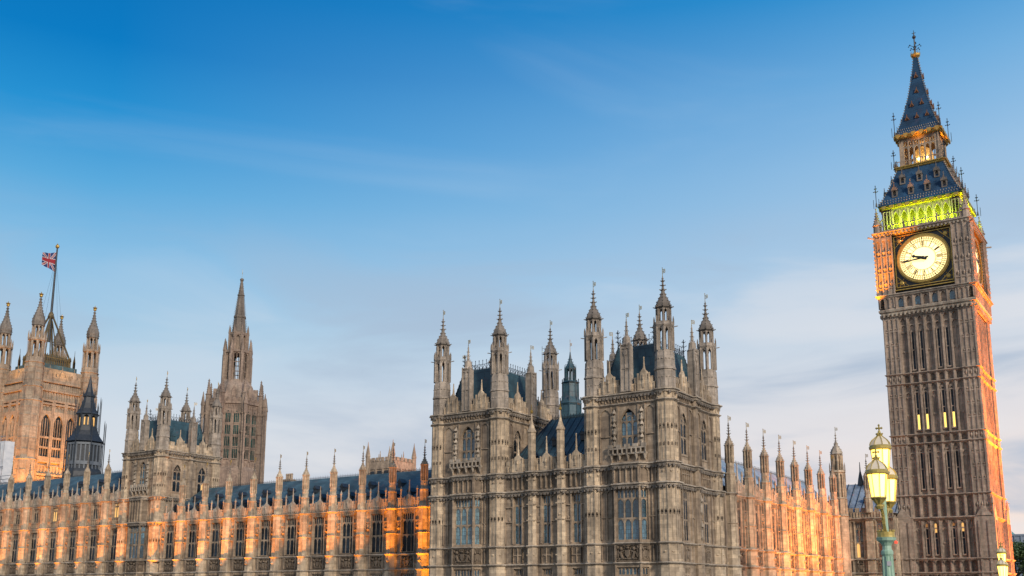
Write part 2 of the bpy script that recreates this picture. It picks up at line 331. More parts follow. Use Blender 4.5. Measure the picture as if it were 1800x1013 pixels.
def oct_pts(cx, cy, rr, a0=None, n=8):
    a0 = PI/8 if a0 is None else a0
    return [(cx+rr*math.cos(a0+2*PI*k/n), cy+rr*math.sin(a0+2*PI*k/n)) for k in range(n)]
def arch(xa, xb, zs, rise, n=5):
    """pointed arch outline from (xa,zs) over the apex to (xb,zs)"""
    xm = (xa+xb)/2; w = (xb-xa)/2; L = []
    for i in range(n+1):
        t = i/n; L.append((xa+w*(1-math.cos(t*PI/2))*.55+w*t*.45, zs+rise*(math.sin(t*PI/2)*.6+t*.4)))
    Rr = [(xa+xb-x, z) for x, z in reversed(L[:-1])]
    return L, Rr
def spandrel(mb, xa, xb, zs, rise, zt, y0, y1, n=4):
    """fills a rectangle (xa..xb, zs..zt) above a pointed arch"""
    L, Rr = arch(xa, xb, zs, rise, n); xm = (xa+xb)/2
    mb.xz([(xa, zt)] + L + [(xm, zt)], y0, y1)
    mb.xz([(xm, zt)] + [L[-1]] + Rr + [(xb, zt)], y0, y1)
def wall(mb, u0, u1, z0, z1, ops, y0, y1):
    cuts = sorted(set([u0, u1]+[c for o in ops for c in o[:2] if u0 < c < u1]))
    for a, b in zip(cuts, cuts[1:]):
        m = (a+b)/2; col = sorted([(o[2], o[3]) for o in ops if o[0] < m < o[1]]); z = z0
        for s0, s1 in col:
            if s0 > z: mb.box(a, b, y0, y1, z, s0)
            z = s1
        if z < z1: mb.box(a, b, y0, y1, z, z1)
def ribs(mb, u0, u1, z0, z1, n, y, d=.1, w=.1, heads=True, mid=None):
    d = d*1.7 if d < .15 else d
    """blind tracery: n panels between thin upright ribs standing d proud of the wall at y"""
    p = (u1-u0)/n
    for i in range(n+1):
        x = u0+i*p; mb.box(x-w/2, x+w/2, y-d, y+.02, z0, z1)
    if heads:
        for i in range(n): spandrel(mb, u0+i*p+w/2, u0+(i+1)*p-w/2, z1-p*.55, p*.45, z1, y-d*.8, y+.02, 2)
    if mid:
        for zz in mid: mb.box(u0, u1, y-d*.9, y+.02, zz-w/2, zz+w/2)
CORN = lambda z, o=.40, h=.5: [(0, z-h), (o*.45, z-h*.8), (o*.6, z-h*.45), (o, z-h*.35), (o, z-h*.12), (o*.3, z), (0, z)]
STR = lambda z, o=.26, h=.3: [(0, z-h), (o*.5, z-h*.7), (o, z-h*.4), (o, z-h*.2), (o*.2, z), (0, z)]
def corbels(mb, path, z, step=.42, o=.24, h=.22):
    for a, b in zip(path, path[1:]):
        a, b = Vector(a), Vector(b); L = (b-a).length
        if L < .25: continue
        d = (b-a)/L; nn = Vector((d.y, -d.x)); n = max(1, int(L/step))
        for i in range(n):
            c = a+d*((i+.5)*L/n); w = .11
            p = [c-d*w-nn*.05, c+d*w-nn*.05, c+d*w+nn*o, c-d*w+nn*o]
            mb.prism([tuple(q) for q in reversed(p)], z-h, z)

# ---- windows ---------------------------------------------------------------
def window(n, w, h, transoms=(), tr=.0, head='flat', rise=0, glass='glass', mull=.12, lit=(), name='window', D=.15):
    """stone window: frame, mullions, transoms and tracery; the panes are its child. Origin bottom centre, outer face at y=0"""
    mb = MB(); hw = w/2
    mb.box(-hw-.02, -hw+.1, 0, D, 0, h); mb.box(hw-.1, hw+.02, 0, D, 0, h); mb.box(-hw, hw, -.12, D+.02, -.14, .06)
    p = w/n; zs = h-rise if head == 'arch' else h
    tiers = [0]+list(transoms)+[zs-tr if tr else zs]
    for i in range(1, n): mb.box(-hw+i*p-mull/2, -hw+i*p+mull/2, .02, D-.02, 0, h-(.05 if head == 'flat' else rise*.35))
    for t in transoms: mb.box(-hw, hw, .01, D, t-.09, t+.09)
    for a, b in zip(tiers, tiers[1:]):
        for i in range(n):
            x0 = -hw+i*p+mull/2; x1 = x0+p-mull; hh = min(.62*(x1-x0), .5)
            spandrel(mb, x0, x1, b-hh-.05, hh, b+.03, .03, D-.035, 3)
    if tr:
        z0 = zs-tr; q = p/2; mb.box(-hw, hw, .03, D-.02, z0-.02, z0+.08)
        for i in range(2*n):
            x0 = -hw+i*q+.035; x1 = x0+q-.07
            if i % 2 == 1: mb.box(x0-.07, x0, .03, D-.035, z0, zs)
            spandrel(mb, x0, x1, zs-q*.75, q*.6, zs+.02, .03, D-.035, 2)
        if head == 'flat': mb.box(-hw, hw, .0, D, h-.1, h+.03)
    if head == 'arch':
        spandrel(mb, -hw-.02, hw+.02, zs, rise-.06, h+.03, -.02, D, 6)
        L, Rr = arch(-hw, hw, zs, rise-.06, 6)
        for a, b in zip(L+Rr[0:], (L+Rr)[1:]): mb.bar((a[0], -.04, a[1]), (b[0], -.04, b[1]), .09)
        if n > 1:
            for sx in (-1, 1):
                mb.bar((sx*hw*.95, .1, zs), (0, .1, zs+rise*.45), .045); mb.bar((sx*hw*.33, .1, zs), (sx*hw*.5, .1, zs+rise*.6), .045)
    fr = mb.build(name, M['wallstone'], None, False)
    g = MB(); mats = [M[glass]]+([M['litwarm']] if lit else [])
    for a, b in zip([0]+list(transoms), list(transoms)+[h]):
        for i in range(n):
            x0 = -hw+i*p; x1 = x0+p; j = [random.uniform(-.04, .04) for _ in range(4)]
            g.cur = 1 if (i, a > 0) in lit else 0
            if head == 'arch' and b == h: zt0 = zs+rise*.9*(1-abs(x0)/hw)+.1; zt1 = zs+rise*.9*(1-abs(x1)/hw)+.1
            else: zt0 = zt1 = b
            g.add([(x0, D-.035+j[0], a), (x1, D-.035+j[1], a), (x1, D-.035+j[2], zt1), (x0, D-.035+j[3], zt0)], [(0, 1, 2, 3)])
    g.cur = 0; g.box(-hw, hw, D+.12, D+.14, 0, zs+.02)
    gp = g.build('pane', mats, fr, False); kid(fr, gp)
    return proto(fr)

# ---- turrets and pinnacles -------------------------------------------------
def crockets(mb, cx, cy, prof, n=8, size=.1, step=.45, skip=0):
    for (ra, za), (rb, zb) in zip(prof, prof[1:]):
        L = math.hypot(ra-rb, za-zb); k = max(1, int(L/step))
        for i in range(k):
            t = (i+.5)/k; rr = ra+(rb-ra)*t; z = za+(zb-za)*t
            for q in range(n):
                a = PI/n+2*PI*q/n; mb.knob(cx+(rr+size*.5)*math.cos(a), cy+(rr+size*.5)*math.sin(a), z, size)
def stage(mb, cx, cy, rr, z0, z1, slit=.36, wallt=.2, n=8):
    """open stage: eight piers with tall slits between them"""
    ap = rr*math.cos(PI/n); face = 2*rr*math.sin(PI/n); s = slit/2
    for k in range(n):
        a = PI/8+2*PI*k/n; V = Vector((math.cos(a), math.sin(a)))*rr
        out = []
        for sg in (-1, 1):
            am = a+sg*PI/n; nm = Vector((math.cos(am), math.sin(am))); tg = Vector((-nm.y, nm.x))
            q = nm*ap-tg*sg*s; out.append((q, q-nm*wallt))
        Pp = [out[0][0], V, out[1][0], out[1][1], out[0][1]]
        mb.prism([(cx+p.x, cy+p.y) for p in Pp], z0, z1)
        V2 = V*1.06; mb.box(cx+V2.x-.05, cx+V2.x+.05, cy+V2.y-.05, cy+V2.y+.05, z0, z1)
    h = min(.5, (z1-z0)*.18)
    for k in range(n):                                # pointed heads to the slits
        am = 2*PI*k/n; nm = Vector((math.cos(am), math.sin(am))); tg = Vector((-nm.y, nm.x))
        for sg in (-1, 1):
            a = nm*ap+tg*sg*(s+.02); b = nm*ap
            vs = [(cx+p.x, cy+p.y, z) for p, z in ((a, z1-h), (a, z1), (b, z1))]
            vs += [(cx+p.x-nm.x*wallt*.6, cy+p.y-nm.y*wallt*.6, z) for p, z in ((a, z1-h), (a, z1), (b, z1))]
            mb.add(vs, [(0,1,2),(5,4,3),(0,3,4,1),(1,4,5,2),(2,5,3,0)])
def finial(mb, cx, cy, z0, z1, tiers=3, w=.2):
    mb.lathe(cx, cy, [(w*.55, z0), (w*.3, z1)], 6)
    for i in range(tiers):
        z = z0+(z1-z0)*(i+.6)/(tiers+.2); s = w*(1.55-.3*i)
        for k in range(4):
            a = PI/4*0+PI/2*k+PI/8; mb.bar((cx, cy, z-.03), (cx+s*math.cos(a), cy+s*math.sin(a), z+.05), w*.24)
        mb.lathe(cx, cy, [(w*.3, z-w*.5), (w*.85, z), (w*.3, z+w*.5)], 6)
    mb.knob(cx, cy, z1, w*.55, w)
def vane(parent, x, y, z, h=1.1):
    mb = MB(); mb.bar((0, 0, 0), (0, 0, h), .028); mb.knob(0, 0, h, .07); mb.knob(0, 0, h*.18, .07)
    z0 = h*.5
    for a, b in (((.03, z0), (.40, z0)), ((.03, z0+.36), (.40, z0+.36)), ((.4, z0), (.4, z0+.36)), ((.03, z0+.18), (.4, z0+.18)), ((.21, z0), (.21, z0+.36))):
        mb.bar((a[0], .02*a[0], a[1]), (b[0], .02*b[0], b[1]), .03)
    o = mb.build('weather_vane', M['gold'], parent, False); o.location = (x, y, z); o.rotation_euler = (0, 0, R(-25)); return o
def tower_turret():
    """upper part of a tower corner turret, origin on its axis at eye level of its own tower (z as measured for the pavilion)"""
    mb = MB()
    mb.lathe(0, 0, [(1.02, 20.3), (1.0, 22.25), (1.12, 22.3), (1.12, 22.5), (1.0, 22.6), (.97, 23.6), (.90, 24.1), (.90, 24.3)])
    for k in range(8):
        a = PI/8+2*PI*k/8; c, s = math.cos(a), math.sin(a)
        mb.bar((1.0*c, 1.0*s, 20.4), (.99*c, .99*s, 22.2), .06); mb.bar((.98*c, .98*s, 22.6), (.92*c, .92*s, 24.1), .06)
    for k in range(8):                                  # blind quatrefoil panels
        a = 2*PI*k/8; c, s = math.cos(a), math.sin(a)
        for zz in (21.5, 23.4):
            for o in (-.17, .17): mb.knob(.93*c-o*s, .93*s+o*c, zz, .11)
        mb.bar((.945*c, .945*s, 20.4), (.945*c, .945*s, 21.2), .04)
    stage(mb, 0, 0, .92, 24.3, 26.75, .30)
    mb.lathe(0, 0, [(.6, 26.72), (.95, 26.75), (1.05, 26.95), (.98, 27.05), (.98, 27.3), (.62, 27.32)])
    for k in range(8):                                  # gallery pinnacles and gargoyles
        a = PI/8+2*PI*k/8; c, s = math.cos(a), math.sin(a)
        mb.lathe(.98*c, .98*s, [(.10, 27.0), (.09, 27.6), (.02, 27.95)], 4)
        if k % 2 == 0: mb.bar((.95*c, .95*s, 26.8), (1.42*c, 1.42*s, 26.88), .055)
    stage(mb, 0, 0, .70, 27.3, 28.7, .27, .16)
    t = mb.build('turret', M['turretstone'], None, False)
    m2 = MB(); prof = [(.78, 28.92), (.74, 29.3), (.54, 29.72), (.32, 30.1), (.20, 30.5), (.13, 31.0)]
    m2.lathe(0, 0, [(.55, 28.7), (.72, 28.72), (.90, 28.85), (.90, 28.95)]+prof)
    crockets(m2, 0, 0, prof, 8, .085, .42)
    for k in range(8):
        a = PI/8+2*PI*k/8; m2.bar((.8*math.cos(a), .8*math.sin(a), 28.85), (1.06*math.cos(a), 1.06*math.sin(a), 28.95), .06)
    finial(m2, 0, 0, 30.5, 32.0, 3, .24)
    c = m2.build('cap', M['soot_shade'], t, False); v = vane(t, 0, 0, 32.0, 1.15); kid(t, c, v)
    return proto(t)
def pinnacle(h0, zs0, zs1, ztip, rr=.42, vaneh=.9, mat='stone', name='pinnacle'):
    """buttress pinnacle, z from eye: pedestal h0.., slit shaft zs0..zs1, ogee cap, finial"""
    mb = MB(); mb.lathe(0, 0, [(rr*1.32, h0), (rr*1.30, zs0-1.3), (rr*1.42, zs0-1.25), (rr*1.42, zs0-1.1), (rr*1.08, zs0-1.0), (rr*1.06, zs0)])
    for k in range(8):
        a = PI/8+2*PI*k/8; c, s = math.cos(a), math.sin(a)
        mb.bar((rr*1.3*c, rr*1.3*s, h0+.1), (rr*1.28*c, rr*1.28*s, zs0-1.35), .045)
        b = 2*PI*k/8; mb.knob(rr*.97*math.cos(b), rr*.97*math.sin(b), zs0-.45, .1)
    stage(mb, 0, 0, rr, zs0, zs1, rr*.30, .12)
    mb.lathe(0, 0, [(rr*.55, zs0), (rr*.55, zs1)])
    H = ztip-zs1
    prof = [(rr*1.08, zs1+.05), (rr*1.0, zs1+.12*H), (rr*.62, zs1+.24*H), (rr*.34, zs1+.34*H), (rr*.2, zs1+.44*H), (rr*.13, zs1+.56*H)]
    mb.lathe(0, 0, [(rr*.8, zs1-.02), (rr*1.25, zs1)]+prof); crockets(mb, 0, 0, prof, 8, .065, .36)
    for k in range(8):
        a = PI/8+2*PI*k/8; mb.knob(rr*1.28*math.cos(a), rr*1.28*math.sin(a), zs1+.02, .075)
    o = mb.build(name, M[mat], None, False); mb = MB(); finial(mb, 0, 0, zs1+.46*H, ztip, 4, .17); kid(o, mb.build('finial', M['soot_shade'], o, False))
    kid(o, vane(o, 0, 0, ztip, vaneh)); return proto(o)
def spirelet(w, z0, z1, ztip, niche=True):
    """square-ish face pinnacle with a niche, standing on a parapet"""
    mb = MB(); a = w/2
    mb.box(-a, a, -a*.8, a*.8, z0, z1)
    for x in (-a, a):
        mb.box(x-.07, x+.07, -a*.8-.07, -a*.8+.07, z0, z1+.3)
    ribs(mb, -a, a, z0+.2, z1-.2, 2, -a*.8, .05, .06, True, [(z0+z1)/2])
    mb.lathe(0, 0, [(a*1.05, z1), (a*1.2, z1+.15), (a*.85, z1+.35), (a*.75, z1+(ztip-z1)*.35), (a*.35, z1+(ztip-z1)*.42), (.06, ztip)], 8)
    crockets(mb, 0, 0, [(a*.55, z1+(ztip-z1)*.35), (.08, ztip-.4)], 4, .07, .45)
    mb.knob(0, 0, ztip-.2, .13)
    if niche: mb.ball(0, -a*.8-.05, z1-.75, .26, .08, .35)
    o = mb.build('pinnacle', M['turretstone'], None, False); kid(o, vane(o, 0, 0, ztip, .7)); return proto(o)
def arms(w, h, seed=0):
    """carved coat-of-arms panel: crown over a shield between two supporters, deep relief"""
    rnd = random.Random(seed); mb = MB(); a = w/2
    mb.box(-a, a, .10, .2, 0, h)
    for x in (-a, a): mb.box(x-.05, x+.05, -.02, .18, 0, h)
    mb.box(-a, a, -.02, .18, h-.06, h); mb.box(-a, a, -.02, .18, 0, .06)
    mb.xz([(-.26, h*.62), (.26, h*.62), (.24, h*.35), (0, h*.16), (-.24, h*.35)], -.05, .12)
    mb.ball(0, .02, h*.75, .2, .13, .11); 
    for k in (-1, 0, 1): mb.knob(k*.16, 0, h*.87, .07, .1)
    for s in (-1, 1):
        mb.bar((s*a*.42, .03, h*.14), (s*a*.62, 0, h*.52), .12); mb.ball(s*a*.55, 0, h*.70, .17, .14, .17)
        mb.bar((s*a*.60, .02, h*.5), (s*a*.30, 0, h*.58), .07); mb.bar((s*a*.85, .05, h*.2), (s*a*.68, .0, h*.5), .07)
        mb.ball(s*a*.86, .04, h*.78, .12, .1, .16); mb.bar((s*a*.9, .05, h*.3), (s*a*.78, .05, h*.62), .045)
        for _ in range(7): mb.ball(s*rnd.uniform(.15, .95)*a, .06, rnd.uniform(.1, .92)*h, rnd.uniform(.05, .11), .08, rnd.uniform(.05, .12), 6, 4)
    mb.box(-a*.75, a*.75, .02, .15, h*.09, h*.17)
    return proto(mb.build('carved_panel', M['carved'], None, False))
def statue_niche(h=1.7, w=.6):
    mb = MB(); a = w/2
    mb.box(-a, -a+.1, -.1, .1, 0, h); mb.box(a-.1, a, -.1, .1, 0, h); mb.box(-a, a, .06, .12, 0, h)
    mb.lathe(0, -.02, [(a*.3, -.35), (a*.95, -.05), (a*1.0, .05)], 6); mb.lathe(0, -.02, [(a*1.05, h-.3), (a*1.1, h-.1), (a*.5, h+.25), (.03, h+.6)], 6)
    mb.lathe(0, -.03, [(.2, .08), (.16, h*.3), (.2, h*.5), (.1, h*.62)], 8); mb.ball(0, -.03, h*.7, .1)
    return proto(mb.build('statue_niche', M['trim'], None, False))
def parapet_run(mb, u0, u1, z0, y, h=.75, step=1.15, merlon=.5, t=.28):
    """pierced, battlemented parapet: panelled wall with merlons, front face at y"""
    mb.box(u0, u1, y, y+t, z0, z0+h)
    n = max(1, round((u1-u0)/.42)); ribs(mb, u0+.05, u1-.05, z0+.05, z0+h-.05, n, y, .07, .09, False)
    n = max(1, round((u1-u0)/step)); p = (u1-u0)/n
    for i in range(n):
        c = u0+(i+.5)*p; mb.box(c-p*.3, c+p*.3, y-.02, y+t+.02, z0+h, z0+h+merlon); mb.box(c-p*.33, c+p*.33, y-.06, y+t+.06, z0+h+merlon, z0+h+merlon+.08)
        mb.box(c-p*.08, c+p*.08, y-.05, y, z0+h, z0+h+merlon)
def gablet(mb, c, z0, y, w=1.1, h=1.25, fh=1.3, t=.3):
    """stepped parapet gablet with a niche and a spike finial"""
    a = w/2
    mb.xz([(c-a, z0), (c+a, z0), (c+a, z0+h*.55), (c+a*.72, z0+h*.6), (c+a*.6, z0+h), (c, z0+h*1.22), (c-a*.6, z0+h), (c-a*.72, z0+h*.6), (c-a, z0+h*.55)], y-.05, y+t)
    mb.bar((c, y-.05, z0+.25), (c, y-.05, z0+h*.85), .12); mb.ball(c, y-.12, z0+h*.62, .14, .1, .2, 6, 4)
    for s in (-1, 1): mb.box(c+s*a-.07, c+s*a+.07, y-.1, y+.1, z0, z0+h*.95)
    mb.lathe(c, y+t/2, [(.17, z0+h), (.12, z0+h+.5), (.05, z0+h+fh)], 6); mb.knob(c, y+t/2, z0+h+fh, .1, .16)
def cresting(mb, p, q, h=.6, step=.42, w=.025):
    p, q = Vector(p), Vector(q); L = (q-p).length; n = max(1, int(L/step)); d = (q-p)/n
    up = Vector((0, 0, 1))
    for zz in (.06, h*.55): mb.bar(p+up*zz, q+up*zz, w)
    for i in range(n+1):
        o = p+d*i; mb.bar(o, o+up*h, w); mb.knob(o.x, o.y, o.z+h, w*2.4, w*4)
        if i < n: c = o+d*.5; mb.bar(o+up*.06, c+up*h*.5, w*.8); mb.bar(c+up*h*.5, o+d+up*.06, w*.8)
def light(name, kind, loc, energy, color, target=None, size=.3, angle=60, blend=.6):
    d = bpy.data.lights.new(name, kind); d.energy = energy; d.color = color
    if kind == 'SPOT': d.spot_size = R(angle); d.spot_blend = blend; d.shadow_soft_size = size
    elif kind == 'POINT': d.shadow_soft_size = size
    o = bpy.data.objects.new(name, d); C.objects.link(o); o.location = (loc[0], loc[1], loc[2]+E)
    if target is not None:
        v = Vector(target)-Vector(loc); o.rotation_euler = v.to_track_quat('-Z', 'Y').to_euler()
    return o
ORANGE = (1, .35, .01)

# ================================================================== the setting
GZ = -E
mb = MB(); mb.box(-4000, 4000, 86, 5000, GZ-6, GZ); tag(mb.build('ground', M['earth']), kind='structure')
mb = MB(); mb.add([(-4000, -4000, -11.2), (4000, -4000, -11.2), (4000, 85.5, -11.2), (-4000, 85.5, -11.2)], [(0, 1, 2, 3)]); tag(mb.build('river', M['water']), kind='structure')
mb = MB(); mb.box(-420, -18, 84.9, 86, -12, GZ+1.0); mb.box(-420, -18, 84.75, 86.15, GZ+1.0, GZ+1.25)
for i in range(66): mb.box(-418+i*6, -417+i*6, 84.6, 86.2, -12, GZ+1.4)
tag(mb.build('embankment_wall', M['trim']), 'long stone embankment wall along the river below the palace', 'wall')

# ---- shared prototypes -----------------------------------------------------
P = {}
P['turret'] = tower_turret()
P['wing_pin'] = pinnacle(10.95, 14.2, 16.2, 18.6)
P['range_pin'] = pinnacle(14.9, 17.9, 20.0, 22.5)
P['oriel_front'] = window(3, 2.5, 5.1, (2.15,), .95)
P['oriel_side'] = window(1, .72, 5.1, (2.15,), .95)
P['oriel_front_low'] = window(3, 2.5, 3.1, (), .8)
P['oriel_side_low'] = window(1, .72, 3.1, (), .8)
P['oriel_front_pale'] = window(3, 2.5, 5.1, (2.15,), .95, glass='glasspale'); P['oriel_side_pale'] = window(1, .72, 5.1, (2.15,), .95, glass='glasspale')
P['arch3'] = window(3, 2.0, 4.0, (1.1,), .0, 'arch', 1.35)
P['arch3w'] = window(2, 1.55, 4.5, (1.8,), .0, 'arch', 1.2, glass='glassdark', D=.1)
P['arch_lit'] = window(2, 1.55, 4.5, (1.8,), .0, 'arch', 1.2, glass='glassdark', lit={(1, False)}, D=.1)
P['two'] = window(2, 1.2, 5.15, (2.15,), .95)
P['two_narrow'] = window(2, 1.1, 5.1, (2.1,), .9, glass='glassdark', mull=.1, D=.09)
P['two_low'] = window(2, 1.2, 3.0, (), .7)
P['three'] = window(3, 2.2, 5.05, (2.2,), .95, glass='glassdark', mull=.1, D=.11)
P['three_lit'] = window(3, 1.95, 2.5, (), .6, glass='glassdark', lit={(1, False), (2, False)})
P['three_low'] = window(3, 1.95, 3.0, (), .6)
P['attic'] = window(3, 1.8, 2.4, (), .55, glass='glassdark')
P['attic_lit'] = window(3, 1.8, 2.4, (), .55, glass='glassdark', lit={(1, False), (0, False)})
P['arms_big'] = arms(2.6, 1.7, 1); P['arms'] = arms(2.0, 1.55, 2); P['arms_small'] = arms(1.15, 1.6, 3)
P['niche'] = statue_niche(); P['spire_face'] = spirelet(1.0, 20.4, 25.2, 28.0)

def corner(cx, cy, rr, wo, q):
    """path round a corner turret, q = quarter turns"""
    c8 = math.cos(PI/8)*rr; s8 = math.sin(PI/8)*rr; j = c8+s8-wo
    pts = [(-wo, j), (-c8, s8), (-c8, -s8), (-s8, -c8), (s8, -c8), (j, -wo)]
    a = q*PI/2; return [(cx+x*math.cos(a)-y*math.sin(a), cy+x*math.sin(a)+y*math.cos(a)) for x, y in pts]
def place(o, x, y, rz): o.location = (x, y, E); o.rotation_euler = (0, 0, rz); return o

# ================================================================== square towers with four corner turrets
def square_tower(label, loc, dx, dy, dz, group, north, midtower=False, lit=False, nbay=2, pale=''):
    root = thing('square_tower', label, 'tower', (loc[0], loc[1], 0), 0, group)
    WO = .55
    S0, S1, S2 = 3.1, 5.05, 10.95; S3 = 13.0+dz*.95; S4 = 19.3+dz; S5 = 20.35+dz
    c = dx/2+.1
    corners = [(0, 0, 0), (dx, 0, 1), (dx, dy, 2), (0, dy, 3)]
    # corner turrets below the parapet (clasping octagons)
    for cx, cy, q in corners:
        m = MB()
        for rr, z0, z1 in ((1.22, GZ, S0), (1.16, S0, S1), (1.10, S1, S2), (1.12, S2, S3), (1.05, S3, S5)): m.lathe(0, 0, [(rr, z0), (rr, z1)])
        for k in range(8):                              # angle shafts and panels
            a = PI/8+2*PI*k/8; co, si = math.cos(a), math.sin(a)
            for rr, z0, z1 in ((1.17, S0+.1, S1-.2), (1.12, S1, S2-.3), (1.13, S2+.1, S3-.3), (1.06, S3, S4-.3), (1.07, S4+.1, S5-.3)): m.bar((rr*co, rr*si, z0), (rr*co, rr*si, z1), .075)
            b = 2*PI*k/8; co, si = math.cos(b), math.sin(b); tx, ty = -si, co
            for rr, z0, z1, zz in ((1.02, S1+.2, S2-.5, (7.9, 8.05)), (.98, S3+.2, S4-.5, (S3+1.7, S3+3.4, S3+3.6)),):
                m.bar((rr*co, rr*si, z0), (rr*co, rr*si, z1), .05)
                for z in zz:
                    m.cur = 1
                    for s in (-.2, .2): m.bar((rr*co*1.01+tx*s, rr*si*1.01+ty*s, z-.16), (rr*co*1.01+tx*s, rr*si*1.01+ty*s, z+.16), .09)
                    m.cur = 0
            for z in ((S0+S1)/2, (S2+S3)/2, (S4+S5)/2): m.knob(1.03*co, 1.03*si, z, .2)
        place(m.build('corner_shaft', [M['stone'], M['carved']], root, False), cx, cy, 0)
        inst(P['turret'], root, cx, cy, dz)
    # east face -------------------------------------------------------------
    m = MB(); oc = [(c-1.95, -WO), (c-1.3, -WO-.8), (c+1.5, -WO-.8), (c+2.15, -WO)]
    wx0, wx1 = (.0, dx)
    aw = 15.75-1.0+dz; ops = [(c-1.0, c+1.0, aw, aw+4.0)]
    wall(m, wx0, wx1, GZ, S5, ops+[(c-1.5, c+1.5, 5.3, 10.3)], -WO, -.1)
    spandrel(m, c-1.0, c+1.0, aw+2.65, 1.29, aw+4.0, -WO, -.1, 6)
    # blind tracery to the wall faces
    ribs(m, 1.0, c-1.95, S1+.3, S2-.6, 2, -WO, .09, .1, True, [7.6]); ribs(m, c+2.15, dx-1.0, S1+.3, S2-.6, 2, -WO, .09, .1, True, [7.6])
    ribs(m, 1.0, c-1.95, S2+.1, S3-.4, 2, -WO, .09, .1); ribs(m, c+2.15, dx-1.0, S2+.1, S3-.4, 2, -WO, .09, .1)
    ribs(m, 1.0, c-1.95, S0+.1, S1-.3, 2, -WO, .09, .1, False); ribs(m, c+2.15, dx-1.0, S0+.1, S1-.3, 2, -WO, .09, .1, False)
    ribs(m, .95, c-1.95, S3+.2, S4-.4, 1, -WO, .09, .1, True, [S3+2.9]); ribs(m, c+1.95, dx-.95, S3+.2, S4-.4, 1, -WO, .09, .1, True, [S3+2.9])
    for s in (-1, 1): m.box(c+s*1.2-.09, c+s*1.2+.09, -WO-.14, -WO, S3+.1, S4-.3); m.box(c+s*1.93-.08, c+s*1.93+.08, -WO-.12, -WO, S3+.1, S4-.3)
    ribs(m, .95, dx-.95, S4+.08, S5-.42, 9, -WO, .08, .1, False)
    for i in range(9): m.knob(.95+(dx-1.9)*(i+.5)/9, -WO, (S4+S5)/2-.15, .26, .26)
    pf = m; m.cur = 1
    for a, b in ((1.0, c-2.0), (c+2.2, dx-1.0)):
        for z0, z1 in ((S0+.15, S1-.3), (S2+.15, S3-.4)): pf.box(a, b, -WO-.015, -WO+.05, z0, z1)  # dark frieze plates: soot plus recess shade put into the stone colour
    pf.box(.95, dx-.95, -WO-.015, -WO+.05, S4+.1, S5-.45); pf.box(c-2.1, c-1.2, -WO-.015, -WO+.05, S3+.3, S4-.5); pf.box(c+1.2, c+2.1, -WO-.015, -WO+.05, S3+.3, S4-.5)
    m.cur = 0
    place(m.build('east_wall', [M['wallstone'], M['carved']], root, False), 0, 0, 0)
    m = MB()                                            # balcony under the great window
    z0 = aw-.85; m.prism([(c-2.1, -WO), (c-2.1, -WO-.45), (c+2.1, -WO-.45), (c+2.1, -WO)][::1], z0, z0+.15)
    ribs(m, c-2.1, c+2.1, z0+.1, z0+.62, 8, -WO-.45, .05, .12, False); m.box(c-2.1, c+2.1, -WO-.5, -WO-.3, z0+.55, z0+.72)
    for i in range(5): x = c-1.9+i*.95; m.box(x-.26, x+.26, -WO-.52, -WO-.3, z0+.72, z0+1.05); m.lathe(x, -WO-.2, [(.04, z0-.55), (.18, z0-.2), (.26, z0)], 6)
    place(m.build('balcony', M['trim'], root, False), 0, 0, 0)
    inst(P['arch3'], root, c, -WO+.2, aw)
    for s in (-1, 1):
        for k in range(3): inst(P['niche'], root, c+s*1.57, -WO-.06, S3+1.75+k*1.35, 0, (.8, 1, .55))
    # oriel through the lower storeys ----------------------------------------
    m = MB()
    def oriel_slab(p, q, ops):
        d = Vector((q[0]-p[0], q[1]-p[1])); L = d.length
        m.T = Matrix.Translation((p[0], p[1], 0)) @ Matrix.Rotation(math.atan2(d.y, d.x), 4, 'Z')
        wall(m, 0, L, GZ, S3-.05, ops(L), 0, .3)
        ribs(m, .05, L-.05, S2+.1, S3-.42, 4 if L > 2 else 1, 0, .1, .1)
        m.cur = 1; m.box(.1, L-.1, -.015, .05, S2+.15, S3-.45); m.cur = 0  # dark plate behind the ribs, panel shade painted along with soot
        m.T = None; return L, math.atan2(d.y, d.x)
    for i in range(3):
        p, q = oc[i], oc[i+1]; wd = 2.5 if i == 1 else .72
        L, ang = oriel_slab(p, q, lambda L: [(L/2-wd/2, L/2+wd/2, 5.25, 10.35), (L/2-wd/2, L/2+wd/2, -.5, 2.6)])
        mx, my = (p[0]+q[0])/2, (p[1]+q[1])/2; nx, ny = math.sin(ang), -math.cos(ang)
        inst(P[('oriel_front' if i == 1 else 'oriel_side')+pale], root, mx-nx*.14, my-ny*.14, 5.25, ang)
        inst(P['oriel_front_low' if i == 1 else 'oriel_side_low'], root, mx-nx*.14, my-ny*.14, -.5, ang)
    for x, y in oc[1:3]:
        m.lathe(x, y, [(.13, GZ), (.13, S3-.3)], 6)
    m.prism([oc[0], oc[1], oc[2], oc[3]], S3-.35, S3+.12)
    place(m.build('oriel', [M['wallstone'], M['carved']], root, False), 0, 0, 0)
    inst(P['arms_big'], root, c+.1, oc[1][1]-.1, S0+.12); inst(P['arms_small'], root, (oc[2][0]+oc[3][0])/2+.05, (oc[2][1]+oc[3][1])/2-.1, S0+.15, math.atan2(.8, .65), (.75, 1, 1))
    # north face -------------------------------------------------------------
    nw = dy
